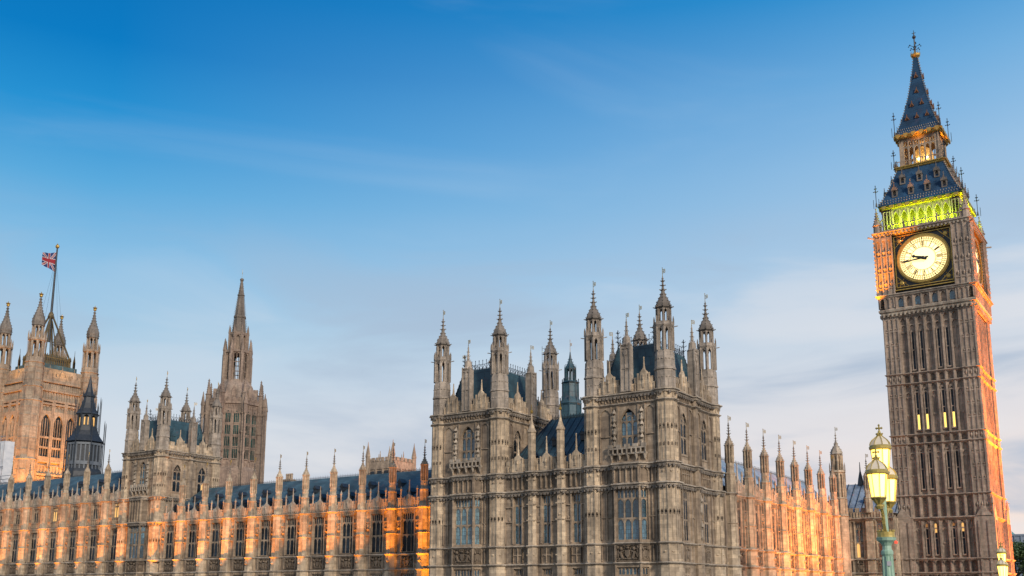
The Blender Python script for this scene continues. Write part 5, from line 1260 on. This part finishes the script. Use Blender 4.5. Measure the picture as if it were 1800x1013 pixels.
# ================================================================== great square flag tower, far left
def flag_tower():
    CX, CY = -340.2, 200.5; HW = 10.6
    root = thing('flag_tower', 'huge square stone tower with four crowned turrets and a flagpole, far left', 'tower', (CX, CY, 0))
    m = MB(); b = HW-.5; m.box(-b, b, -b, b, GZ, 78.0); m.build('core', M['farstone'], root)
    m = MB(); y = -b
    for i in range(3):
        c = -4.7+i*4.7
        m.box(c-2.3, c-1.75, y-.9, y, 43, 66); m.box(c+1.75, c+2.3, y-.9, y, 43, 66); spandrel(m, c-1.75, c+1.75, 58.2, 3.2, 62.6, y-.8, y, 6)
        m.box(c-1.75, c+1.75, y-.8, y, 45.2, 46.5); m.box(c-.1, c+.1, y-.5, y, 46.5, 60)
        for z in (49.7, 53.3): m.box(c-1.75, c+1.75, y-.5, y, z-.35, z+.35)
        for x in (-.9, .9): m.box(c+x-.07, c+x+.07, y-.4, y, 46.5, 60)
    ribs(m, -7.1, 7.1, 62.7, 64.6, 10, y, .4, .3); ribs(m, -7.1, 7.1, 40.8, 43.5, 12, y, .4, .5, True); ribs(m, -7.1, 7.1, 66.8, 69.6, 14, y, .4, .45, True); ribs(m, -7.1, 7.1, 70.6, 72.6, 18, y, .3, .25, False); ribs(m, -7.1, 7.1, 35, 39.5, 10, y, .4, .4)
    for z in (40.2, 44.8, 65.2, 66.4, 70.0, 73.2): m.box(-7.3, 7.3, y-.85, y, z-.35, z+.35)
    parapet_run(m, -7.2, 7.2, 73.5, y-.6, 1.6, 1.6, 1.1, .6)
    for i in range(3): gablet(m, -4.7+4.7*i, 73.5, y-.7, 2.4, 3.2, 2.4, .8)
    f0 = m.build('wall_face', M['farstone'], root)
    g = MB()
    for i in range(3): c = -4.7+i*4.7; g.box(c-1.75, c+1.75, y-.12, y+.05, 46.5, 61.4)
    g0 = g.build('pane', M['glassdark'], f0)
    for k in (1, 2, 3):
        q = f0.copy(); C.objects.link(q); q.parent = root; q.rotation_euler = (0, 0, k*PI/2); p = g0.copy(); C.objects.link(p); p.parent = q
    t = MB(); t.lathe(0, 0, [(3.4, GZ), (3.4, 44.5), (3.6, 44.8), (3.25, 45.3), (3.25, 65.0), (3.5, 65.3), (3.1, 65.8), (3.1, 70), (3.35, 70.3), (3.0, 70.7), (3.0, 78.4), (3.3, 78.8), (2.95, 79.2), (2.95, 80.6)])
    for k in range(8):
        a = PI/8+k*PI/4; co, si = math.cos(a), math.sin(a)
        for rr, z0, z1 in ((3.45, GZ, 44), (3.3, 45.5, 64.8), (3.15, 66, 69.8), (3.05, 71, 78)): t.bar((rr*co, rr*si, z0), (rr*co, rr*si, z1), .2)
        b2 = k*PI/4
        for z in (30, 36, 41, 48, 52, 56, 60, 63, 67, 72.5, 75, 77): rr = (3.4 if z < 45 else 3.25 if z < 65 else 3.05)*.9239; t.bar((rr*math.cos(b2)-math.sin(b2)*.9, rr*math.sin(b2)+math.cos(b2)*.9, z), (rr*math.cos(b2)+math.sin(b2)*.9, rr*math.sin(b2)-math.cos(b2)*.9, z), .14)
    stage(t, 0, 0, 2.7, 80.6, 86.6, 1.1, .55); t.lathe(0, 0, [(2.4, 86.3), (3.0, 86.7), (3.0, 87.4), (1.9, 87.5)])
    for k in range(8): a = PI/8+k*PI/4; t.lathe(2.8*math.cos(a), 2.8*math.sin(a), [(.28, 87), (.25, 88.8), (.05, 90.2)], 5)
    stage(t, 0, 0, 1.85, 87.4, 92.0, .8, .4)
    pr = [(2.1, 92.6), (2.2, 93.8), (1.9, 95.2), (1.15, 97.2), (.62, 99.2), (.34, 101.2), (.25, 102.4)]
    tp = t.build('turret', M['farstone'], None, False)
    cp = MB(); cp.lathe(0, 0, [(1.7, 91.8), (2.2, 92.2), (2.2, 92.6)]+pr); crockets(cp, 0, 0, pr, 8, .2, .8); cpo = cp.build('cap', M['soot_shade'], tp, False)
    gl = MB(); gl.ball(0, 0, 103.0, .6, .6, .5); gl.lathe(0, 0, [(.5, 103.3), (.8, 103.8), (.2, 103.9), (.05, 104.6)], 8); glo = gl.build('crown', M['gold'], tp, False)
    kid(tp, cpo, glo); proto(tp)
    for sx in (-1, 1):
        for sy in (-1, 1): inst(tp, root, sx*HW, sy*HW)
    m = MB(); m.box(-7.4, 7.4, -7.4, 7.4, 77.8, 80.2); m.lathe(0, 0, [(7.2, 80.2), (5.4, 84.3)], 4); rf = m.build('roof', M['slate'], root)
    m = MB()
    for k in range(4):
        m.T = Matrix.Rotation(k*PI/2, 4, 'Z')
        for i in range(16): x = -5.6+i*11.2/15; m.lathe(x, -5.7, [(.22, 80.4), (.22, 83.4), (.32, 83.5), (.06, 84.5)], 5)
        m.box(-5.9, 5.9, -5.9, -5.5, 82.8, 83.3); m.box(-5.9, 5.9, -5.9, -5.5, 80.2, 80.7)
        m.bar((-5.6, -5.6, 83), (-.5, -.5, 99.5), .32); m.bar((-3.0, -3.0, 80), (-.4, -.4, 98), .2)
        for i in range(4): m.lathe(-6.6, -6.6, [(.5, 80), (.5, 82.5), (.1, 85), (.05, 87)], 6)
        m.T = None
    m.ball(0, 0, 100.2, 1.0); m.lathe(0, 0, [(.7, 98.8), (1.2, 99.4), (.6, 101.2)], 8)
    m.build('iron_crown', M['oldgold'], root)
    m = MB(); m.lathe(0, 0, [(.46, 90), (.42, 105), (.26, 126.2)], 10)
    for a in range(4): m.bar((.3*math.cos(a*PI/2), .3*math.sin(a*PI/2), 120), (6*math.cos(a*PI/2), 6*math.sin(a*PI/2), 88), .03)
    fp = m.build('flagpole', M['iron'], root); m = MB(); m.ball(0, 0, 126.6, .75); m.knob(0, 0, 127.4, .3, .5); m.build('pole_ball', M['gold'], fp)
    # flag
    m = MB(); nx, nz = 40, 26; Lf, Hf = 11.5, 7.6
    def col(s, t):
        X, Z = (s-.5)*60, (t-.5)*30
        if abs(X) < 3 or abs(Z) < 3: return 0
        if abs(X) < 5 or abs(Z) < 5: return 1
        d = abs(abs(Z)-abs(X)*.5)/1.118
        return 0 if d < 1.1 else 1 if d < 3 else 2
    def pt(i, j):
        s, t = i/nx, j/nz; fold = math.sin(s*7+t*1.5)*.5*s+math.sin(s*4.2-t*2)*.5*s
        return (-.506*s*Lf*.40+fold*.8, -.862*s*Lf*.40-fold*.5, (t-.5)*Hf*(1-.45*s)+fold*.12+.6*s)
    for i in range(nx):
        for j in range(nz):
            m.cur = col((i+.5)/nx, (j+.5)/nz); m.add([pt(i, j), pt(i+1, j), pt(i+1, j+1), pt(i, j+1)], [(0, 1, 2, 3)])
    o = m.build('flag', [M['red'], M['white'], M['navy']], None, False, True); o.location = (CX-.35, CY, 120.6+E); sol = None
    tag(o, 'red, white and blue crossed flag blowing left from the tall pole', 'flag')
flag_tower()

# ================================================================== small towers behind the roofs
def vent_tower():
    root = thing('ventilation_tower', 'dark blue-grey iron ventilation tower with stepped roofs, in front of the huge flag tower', 'tower', (-210.2, 135, 0), R(6)); root.scale = (.68, .68, 1)
    m = MB()
    for k in range(8):
        m.T = Matrix.Rotation(k*PI/4, 4, 'Z'); y = -5.3*math.cos(PI/8)
        for x in (-2.0, -.7, .7, 2.0): m.box(x-.2, x+.2, y-.35, y, 25, 33.6)
        m.box(-2.2, 2.2, y-.4, y, 28.6, 29.4); m.box(-2.2, 2.2, y-.4, y, 33.2, 33.7); m.T = None
    m.build('frame', M['ventlight'], root); m = MB(); m.lathe(0, 0, [(6.6, GZ), (6.6, 25), (6.2, 27), (5.3, 28.2), (5.3, 33.6), (5.9, 34.2)]); m.build('lower_stage', M['iron'], root)
    m = MB(); m.lathe(0, 0, [(6.4, 34.0), (6.1, 34.3), (4.7, 35.5), (3.9, 36.6), (3.5, 37.6)]); m.build('lower_roof', M['iron'], root)
    m = MB(); stage(m, 0, 0, 3.4, 37.4, 40.4, 1.5, .4); m.lathe(0, 0, [(2.2, 37.4), (2.2, 40.4)]); m.lathe(0, 0, [(3.3, 40.2), (3.9, 40.6), (3.5, 41.0)]); m.build('lantern', M['ventmetal'], root)
    m = MB(); m.lathe(0, 0, [(3.6, 40.9), (2.7, 41.9), (2.1, 43.2), (1.7, 44.6), (2.0, 44.8), (1.3, 45.8), (.85, 47.0), (.5, 48.2), (.08, 50)])
    for k in range(8): a = PI/8+k*PI/4; m.lathe(1.95*math.cos(a), 1.95*math.sin(a), [(.12, 44.6), (.1, 45.6), (.02, 46.4)], 4); m.lathe(3.4*math.cos(a), 3.4*math.sin(a), [(.14, 40.7), (.12, 42.4), (.02, 43.4)], 4)
    m.build('spire', M['iron'], root)
    m = MB()
    for k in range(8): a = PI/8+k*PI/4; m.lathe(6.4*math.cos(a), 6.4*math.sin(a), [(.16, 24), (.16, 38), (.04, 39)], 6); m.bar((6.4*math.cos(a), 6.4*math.sin(a), 34), (5.2*math.cos(a), 5.2*math.sin(a), 34), .1)
    for k in range(8): a = PI/8+k*PI/4; m.lathe(4.3*math.cos(a), 4.3*math.sin(a), [(.13, 36), (.13, 43.5), (.04, 44.6)], 6)
    m.build('corner_pole', M['iron'], root)
    m = MB()
    for k in range(8): m.T = Matrix.Rotation(k*PI/4+R(22.5), 4, 'Z'); m.box(-.5, .5, -2.35, -2.25, 38.0, 39.8); m.T = None
    m.build('lit_window', M['litwarm'], root)
vent_tower()
def crown_tower():
    root = thing('crenellated_tower', 'small far battlemented tower with thin corner spikes, above the slate roof of the orange-lit wing', 'tower', (-142, 163.5, 0))
    m = MB(); m.box(-3.6, 3.6, -3.6, 3.6, GZ, 27.6)
    for k in range(4):
        m.T = Matrix.Rotation(k*PI/2, 4, 'Z'); m.box(-3.75, 3.75, -3.75, -3.6, 25.9, 26.3); m.box(-3.75, 3.75, -3.75, -3.6, 23.2, 23.5)
        for i in range(6): m.box(-3.2+i*1.28-.4, -3.2+i*1.28+.4, -3.7, -3.3, 27.6, 28.4)
        for x in (-2.9, -1, 1, 2.9): m.box(x-.2, x+.2, -3.8, -3.6, 20, 26)
        m.lathe(-3.5, -3.5, [(.55, 20), (.5, 28.6), (.6, 28.8), (.1, 31.4), (.04, 32)], 8); m.lathe(0, -3.5, [(.18, 28), (.05, 29.8)], 6); m.T = None
    m.build('wall', M['farstone'], root)
    m = MB()
    for k in range(4):
        m.T = Matrix.Rotation(k*PI/2, 4, 'Z')
        for x in (-1.95, 0, 1.95): m.box(x-.6, x+.6, -3.66, -3.6, 23.7, 25.5)
        m.T = None
    m.build('louvre', M['iron'], root)
crown_tower()
m = MB(); m.box(-.8, .8, -.6, .6, GZ, 19.0)
for x in (-.55, 0, .55): m.lathe(x, 0, [(.24, 19), (.22, 19.7), (.28, 19.8), (.2, 20)], 8)
m.box(-.9, .9, -.7, .7, 18.6, 19.0); o = m.build('chimney_stack', M['farstone'], None); o.location = (-126.9, 120, 0); tag(o, 'small chimney stack poking above the slate ridge of the orange-lit wing', 'chimney')
def lantern_tower():
    root = thing('lantern_turret', 'slim dark teal iron lantern turret with weather vane, between the two grey pavilion towers', 'turret', (-74.7, 126, 0))
    m = MB(); m.lathe(0, 0, [(1.5, GZ), (1.5, 27.3), (1.7, 27.6), (1.2, 28.6), (1.15, 30.6), (1.4, 30.8), (1.1, 31.0)])
    for k in range(8): a = PI/8+k*PI/4; m.bar((1.55*math.cos(a), 1.55*math.sin(a), 22), (1.55*math.cos(a), 1.55*math.sin(a), 28.6), .09); m.bar((1.22*math.cos(a), 1.22*math.sin(a), 28.5), (1.2*math.cos(a), 1.2*math.sin(a), 31.4), .07)
    m.build('shaft', M['ironroof'], root)
    m = MB(); stage(m, 0, 0, .7, 31.0, 32.9, .3, .12); m.lathe(0, 0, [(.8, 32.8), (.85, 33.0), (.45, 33.7), (.22, 34.4), (.05, 35.6)]); crockets(m, 0, 0, [(.8, 33.0), (.2, 34.6)], 8, .07, .35)
    for k in range(8): a = PI/8+k*PI/4; m.lathe(.85*math.cos(a), .85*math.sin(a), [(.06, 31), (.05, 33), (.02, 33.6)], 4)
    m.build('lantern', M['ironroof'], root); vane(root, 0, 0, 35.5+E, 1.9)
    m = MB(); m.box(-.5, 7, -2, 3, GZ, 25.4); m.box(-.6, 7.1, -2.1, 3.1, 25.2, 25.6); m.build('base_block', M['ironroof'], root)
lantern_tower()
def ladder():
    root = thing('roof_ladder', 'thin grey caged access ladder standing behind the left grey tower', 'ladder', (-62.9, 99.5, 0)); m = MB()
    for x in (0, .55, 1.05): m.bar((x, 0, 22), (x, 0, 29.3), .03)
    m.bar((1.05, 0, 29.3), (1.6, 0, 24), .03)
    for i in range(5): m.bar((0, 0, 23+i*1.5), (1.05, 0, 23+i*1.5), .028)
    m.build('frame', M['steel'], root)
ladder()
def scaffold():
    root = thing('sheeted_scaffold', 'white sheeted scaffold at the left edge, before the huge flag tower', 'scaffold', (-229.2, 125, 0))
    m = MB(); m.box(-8, 2.4, .25, 2.6, GZ, 34.6); nx, nz = 60, 24; vs = []; fs = []
    for i in range(nx+1):
        for j in range(nz+1): vs.append((-8+10.4*i/nx, .1-.16*abs(math.sin(i*.62))*(.6+.4*math.sin(j*1.3+i*.2))+.1*(j % 6 == 0), 12+22.6*j/nz))
    for i in range(nx):
        for j in range(nz): q = i*(nz+1)+j; fs.append((q, q+nz+1, q+nz+2, q+1))
    m.add(vs, fs)
    m.build('sheeting', M['sheet'], root); m = MB()
    for z in (34.9, 35.6, 28.5): m.bar((-8.1, -.1, z), (3.2, -.1, z), .07)
    for i in range(6): m.bar((-8+i*2.05, -.12, GZ), (-8+i*1.85, -.12, 35.9), .07)
    for z in (24.6, 25.4, 26.2): m.bar((-8, -.3, z), (9, -.3, z), .08)
    m.build('poles', M['steel'], root)
scaffold()

# ================================================================== bridge and its lamps
BD = Vector((-.073, 1, 0)).normalized(); BN = Vector((1, .073, 0)).normalized()
def bridge():
    root = thing('road_bridge', 'road bridge with a low parapet carrying green lamp posts, below the camera', 'bridge', (-4, 0, 0), math.atan2(.073, 1)); m = MB()
    sl = -.036
    def ramp(mb, x0, x1, y0, y1, t, b):
        zz = lambda y: max(-4.6, (y-24)*sl if y > 24 else 0)
        ys = [y0, min(max(24, y0), y1), y1]
        for a, c in zip(ys, ys[1:]):
            if c-a < .01: continue
            mb.add([(x0, a, b+zz(a)), (x1, a, b+zz(a)), (x1, c, b+zz(c)), (x0, c, b+zz(c)), (x0, a, t+zz(a)), (x1, a, t+zz(a)), (x1, c, t+zz(c)), (x0, c, t+zz(c))], [(0,3,2,1),(4,5,6,7),(0,1,5,4),(1,2,6,5),(2,3,7,6),(3,0,4,7)])
    ramp(m, .3, 25.7, -120, 140, -1.8, -3.4); m.build('road_deck', M['asphalt'], root)
    m = MB(); ramp(m, .3, 4.5, -120, 140, -1.65, -1.8); ramp(m, 21.5, 25.7, -120, 140, -1.65, -1.8); m.build('pavement', M['paving'], root)
    m = MB(); ramp(m, -.2, .3, -120, 140, -.95, -3.6); ramp(m, -.3, .4, -120, 140, -.82, -.95); ramp(m, 25.7, 26.2, -120, 140, -.95, -3.6); ramp(m, 25.6, 26.3, -120, 140, -.82, -.95); m.build('parapet', M['green'], root)
    m = MB()
    for y in (-90, -50, -10, 30, 65): m.box(-1, 27, y-1.5, y+1.5, -14, -3.6)
    m.build('pier', M['trim'], root)
bridge()
def lamp():
    root = thing('street_lamp', '', 'street lamp', (0, 0, 0))
    Z = .82                                               # all heights from the parapet top
    m = MB(); m.lathe(0, 0, [(.34, 0), (.34, .18), (.26, .28), (.22, .5), (.17, .62), (.13, .8), (.115, 1.2), (.105, 1.65), (.13, 1.7), (.13, 1.76), (.10, 1.80), (.095, 1.88), (.14, 1.95), (.20, 2.0), (.215, 2.06), (.18, 2.07)], 12)
    for k in range(8): a = k*PI/4; m.bar((.12*math.cos(a), .12*math.sin(a), .85), (.105*math.cos(a), .105*math.sin(a), 1.65), .018)
    m.lathe(0, 0, [(.07, 2.05), (.055, 2.5), (.05, 3.2), (.09, 3.32), (.10, 3.42)], 10); m.build('post', M['green'], root, False)
    m = MB(); m.lathe(.20, 0, [(.0, 1.92), (.035, 1.93), (.04, 1.97), (.0, 2.0)], 8); m.build('red_light', M['redlamp'], root, False)
    m = MB(); m.box(.0, .09, -.128, -.118, 1.44, 1.54); m.build('sticker', M['white'], root, False)
    m = MB(); m.lathe(0, 0, [(.195, 2.07), (.185, 2.10), (.185, 2.19), (.15, 2.19)], 14)
    for k in range(14): a = k*2*PI/14; m.knob(.175*math.cos(a), .175*math.sin(a), 2.21, .028, .035)
    m.build('gilded_collar', M['gilt'], root, False)
    for s in (-1, 1):
        m = MB(); pts = [(0, .08, 2.2), (0, .16, 2.35), (0, .2, 2.55), (0, .27, 2.64), (0, .42, 2.73), (0, .6, 2.71)]
        pts = [(x, y*s, z) for x, y, z in pts]
        for a, b in zip(pts, pts[1:]): m.bar(a, b, .045)
        for i in range(6): p = Vector(pts[1]).lerp(Vector(pts[4]), i/5); m.knob(p.x, p.y, p.z+.05, .035)
        m.bar((0, .05*s, 2.78), (0, .3*s, 2.69), .03); m.bar((0, .1*s, 2.5), (0, .32*s, 2.6), .025)
        m.build('bracket', M['gilt'], root, False)
    def lantern(y, z):
        b = MB(); b.lathe(0, 0, [(.05, 0), (.08, .04), (.13, .1), (.19, .14), (.19, .16), (.165, .17)], 8); b.lathe(0, 0, [(.06, -.10), (.1, -.04), (.06, 0)], 8)
        for k in range(8): a = PI/8+k*PI/4; b.bar((.17*math.cos(a), .17*math.sin(a), .16), (.235*math.cos(a), .235*math.sin(a), .68), .011); b.bar((.06*math.cos(a), .06*math.sin(a), .02), (.18*math.cos(a), .18*math.sin(a), .15), .014)
        b.lathe(0, 0, [(.235, .66), (.262, .68), (.265, .73), (.245, .76), (.22, .77)], 16)
        fr = b.build('lantern', M['gilt'], root, False); fr.location = (0, y, z); fr.scale = (.92, .92, 1)
        g = MB(); g.lathe(0, 0, [(.158, .165), (.222, .67)], 8); g.build('glass', M['lampglass'], fr, False)
        c = MB(); c.lathe(0, 0, [(.245, .76), (.225, .82), (.17, .89), (.10, .945), (.05, .985)], 8); c.build('cap', M['lampcap'], fr, False)
        c = MB()
        pr = [(.25, .765), (.232, .825), (.178, .895), (.105, .95), (.055, .99)]
        for k in range(8):
            a = PI/8+k*PI/4
            for (r0, z0), (r1, z1) in zip(pr, pr[1:]): c.bar((r0*math.cos(a), r0*math.sin(a), z0), (r1*math.cos(a), r1*math.sin(a), z1), .012)
        c.lathe(0, 0, [(.06, .97), (.075, 1.01), (.04, 1.04), (.03, 1.1)], 8)
        for k in range(6): a = k*PI/3; c.knob(.07*math.cos(a), .07*math.sin(a), 1.03, .025)
        c.bar((0, 0, 1.07), (0, 0, 1.22), .022); c.bar((-.055, 0, 1.16), (.055, 0, 1.16), .022); c.bar((0, -.055, 1.16), (0, .055, 1.16), .022)
        for p in ((0, 0, 1.23), (-.06, 0, 1.16), (.06, 0, 1.16)): c.knob(*p, .032)
        c.build('cap_rib', M['gilt'], fr, False)
        bl = MB(); bl.ball(0, 0, .42, .07, .07, .13); bl.build('bulb', M['bulb'], fr, False)
    lantern(0, 3.37); lantern(-.6, 2.75); lantern(.6, 2.75)
    return root
def tree_copy(o, parent=None):
    c = o.copy(); C.objects.link(c); c.parent = parent
    for k in list(o.children): tree_copy(k, c)
    return c
L1 = lamp(); L1.location = (-5.70, 23.32, -.82+E); L1.rotation_euler = (0, 0, math.atan2(.073, 1))
L1['label'] = 'large pale green triple-lantern lamp post in front of the clock tower'; L1['group'] = 'bridge lamp posts'
L2 = tree_copy(L1); L2.location = (-8.06, 55.42, -2.03+E); L2['label'] = 'small farther triple-lantern lamp post at the right edge, before the trees'

# ================================================================== trees and building beyond, right edge
def tree(x, y, h, rad, seed, label, mat):
    rnd = random.Random(seed); root = thing('broadleaf_tree', label, 'tree', (x, y, 0), 0, 'trees beyond the clock tower')
    t = MB(); t.lathe(0, 0, [(.6, 0), (.42, h*.25), (.3, h*.5), (.08, h*.9)], 8); cl = []
    for i in range(11):
        a = rnd.uniform(0, 2*PI); z0 = h*rnd.uniform(.28, .6); rr = rad*rnd.uniform(.45, .8); z1 = z0+h*rnd.uniform(.08, .3); t.bar((0, 0, z0), (rr*math.cos(a), rr*math.sin(a), z1), .13)
        cl.append((rr*math.cos(a), rr*math.sin(a), z1, rad*rnd.uniform(.28, .45)))
    for i in range(14): a = rnd.uniform(0, 2*PI); q = rnd.uniform(0, .75)*rad; cl.append((q*math.cos(a), q*math.sin(a), h*(1-.35*(q/rad)**2)-rad*.28*rnd.uniform(.8, 1.6), rad*rnd.uniform(.25, .4)))
    t.build('trunk', M['bark'], root, False); m = MB()
    for cx, cy, cz, cr in cl:
        for _ in range(330):
            v = Vector((rnd.gauss(0, 1), rnd.gauss(0, 1), rnd.gauss(0, 1))).normalized()*cr*rnd.uniform(.55, 1.08); s = rnd.uniform(.16, .36)
            p = Vector((cx+v.x, cy+v.y, cz+v.z*.8)); n = Vector((rnd.gauss(0, 1), rnd.gauss(0, 1), rnd.gauss(0, 1)+.6)).normalized(); a = n.orthogonal().normalized(); b = n.cross(a)
            m.add([tuple(p+a*s), tuple(p+b*s*.7), tuple(p-a*s), tuple(p-b*s*.7)], [(0, 1, 2, 3)])
    m.build('crown', mat, root, False)
tree(-35.5, 262, 19.3, 7.5, 3, 'tall dark green tree at the right edge behind the clock tower', M['leaf'])
tree(-46, 284, 18.0, 7.5, 5, 'dark green tree partly hidden by the orange corner of the clock tower', M['leaf'])
tree(-24, 275, 20.5, 8, 8, 'rightmost dark green tree cut by the edge of the photo', M['leaf'])
tree(-22.5, 196, 10.4, 4.6, 11, 'lower yellow-green tree behind the small lamp post', M['leaf2'])
tree(-15.5, 205, 10.8, 4.6, 13, 'small yellow-green tree at the bottom right corner', M['leaf2'])
def far_hall():
    root = thing('far_hall', 'distant blue-grey hall with a green pyramid roof above the trees, right edge', 'building', (-54, 385, 0))
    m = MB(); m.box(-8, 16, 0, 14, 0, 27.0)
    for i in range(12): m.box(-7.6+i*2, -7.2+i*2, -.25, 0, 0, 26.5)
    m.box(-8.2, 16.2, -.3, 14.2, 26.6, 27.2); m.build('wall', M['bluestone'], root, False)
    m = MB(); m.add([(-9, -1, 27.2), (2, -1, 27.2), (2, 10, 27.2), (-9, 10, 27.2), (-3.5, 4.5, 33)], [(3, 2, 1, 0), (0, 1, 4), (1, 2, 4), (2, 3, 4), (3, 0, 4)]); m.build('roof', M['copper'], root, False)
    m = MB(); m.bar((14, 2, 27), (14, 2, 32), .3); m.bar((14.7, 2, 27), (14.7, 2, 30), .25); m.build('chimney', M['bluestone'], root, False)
far_hall()

# ================================================================== floodlights at the foot of the walls
for i in range(23):                                      # one at every buttress of the river front
    x = -81.03-5.31*i if i < 11 else -142.6-5.8*(i-11)
    k = random.uniform(.65, 1.2)
    light('floodlight', 'SPOT', (x+1.0, 94.2, -5.6), 46000*k, (1, .29, 0), (x, 99.4, 9.0), .1, 17, .9)
light('floodlight', 'SPOT', (-76, 97.0, -3), 9000, ORANGE, (-79.5, 100, 6), .3, 80, .8)
for y, e in ((110, 10000), (119, 24000), (126, 30000), (133, 20000), (140, 9000)): light('floodlight', 'SPOT', (-27, y+1, -3.5), e*1.55, (1, .27, 0), (-41.9, y+2, 8.0), .4, 52, .95)
light('floodlight', 'SPOT', (12, 171, 1), 520000, (1, .21, 0), (-23, 160, 8), .4, 46, .9)
light('floodlight', 'SPOT', (8, 169, 1), 700000, (1, .21, 0), (-22.6, 160, 30), .4, 40, .8)
light('floodlight', 'SPOT', (-40.5, 147.5, 34), 95000, (1, .30, 0), (-35.4, 152.6, 50), .3, 24, .7)
light('floodlight', 'SPOT', (-34.6, 150.2, 10.2), 1300, ORANGE, (-35.6, 153, 30), .2, 22, .7)
for x in (-352, -340, -328): light('floodlight', 'SPOT', (x, 180, 24), 52000, ORANGE, (x+1, 190, 48), .5, 62, .8)
for y in (192, 201, 210): light('floodlight', 'SPOT', (-318, y, 26), 36000, ORANGE, (-329.5, y, 52), .5, 75, .8)
light('floodlight', 'SPOT', (-340, 183, 76), 2200, (1, .5, .1), (-340, 194, 82), .4, 100, .8); light('floodlight', 'SPOT', (-322, 200, 76), 2200, (1, .5, .1), (-333, 200, 82), .4, 100, .8)
for y in (101.5, 106): light('floodlight', 'SPOT', (-126.5, y, 12), 2200, ORANGE, (-132.6, y, 18.5), .4, 70, .8)
drop_protos()
for k in ('dial', 'litwarm', 'slit', 'lampcap', 'litdim', 'redlamp', 'lanterngold', 'bulb'): M[k].cycles.emission_sampling = 'NONE'   # steadier light sampling; the panes still glow
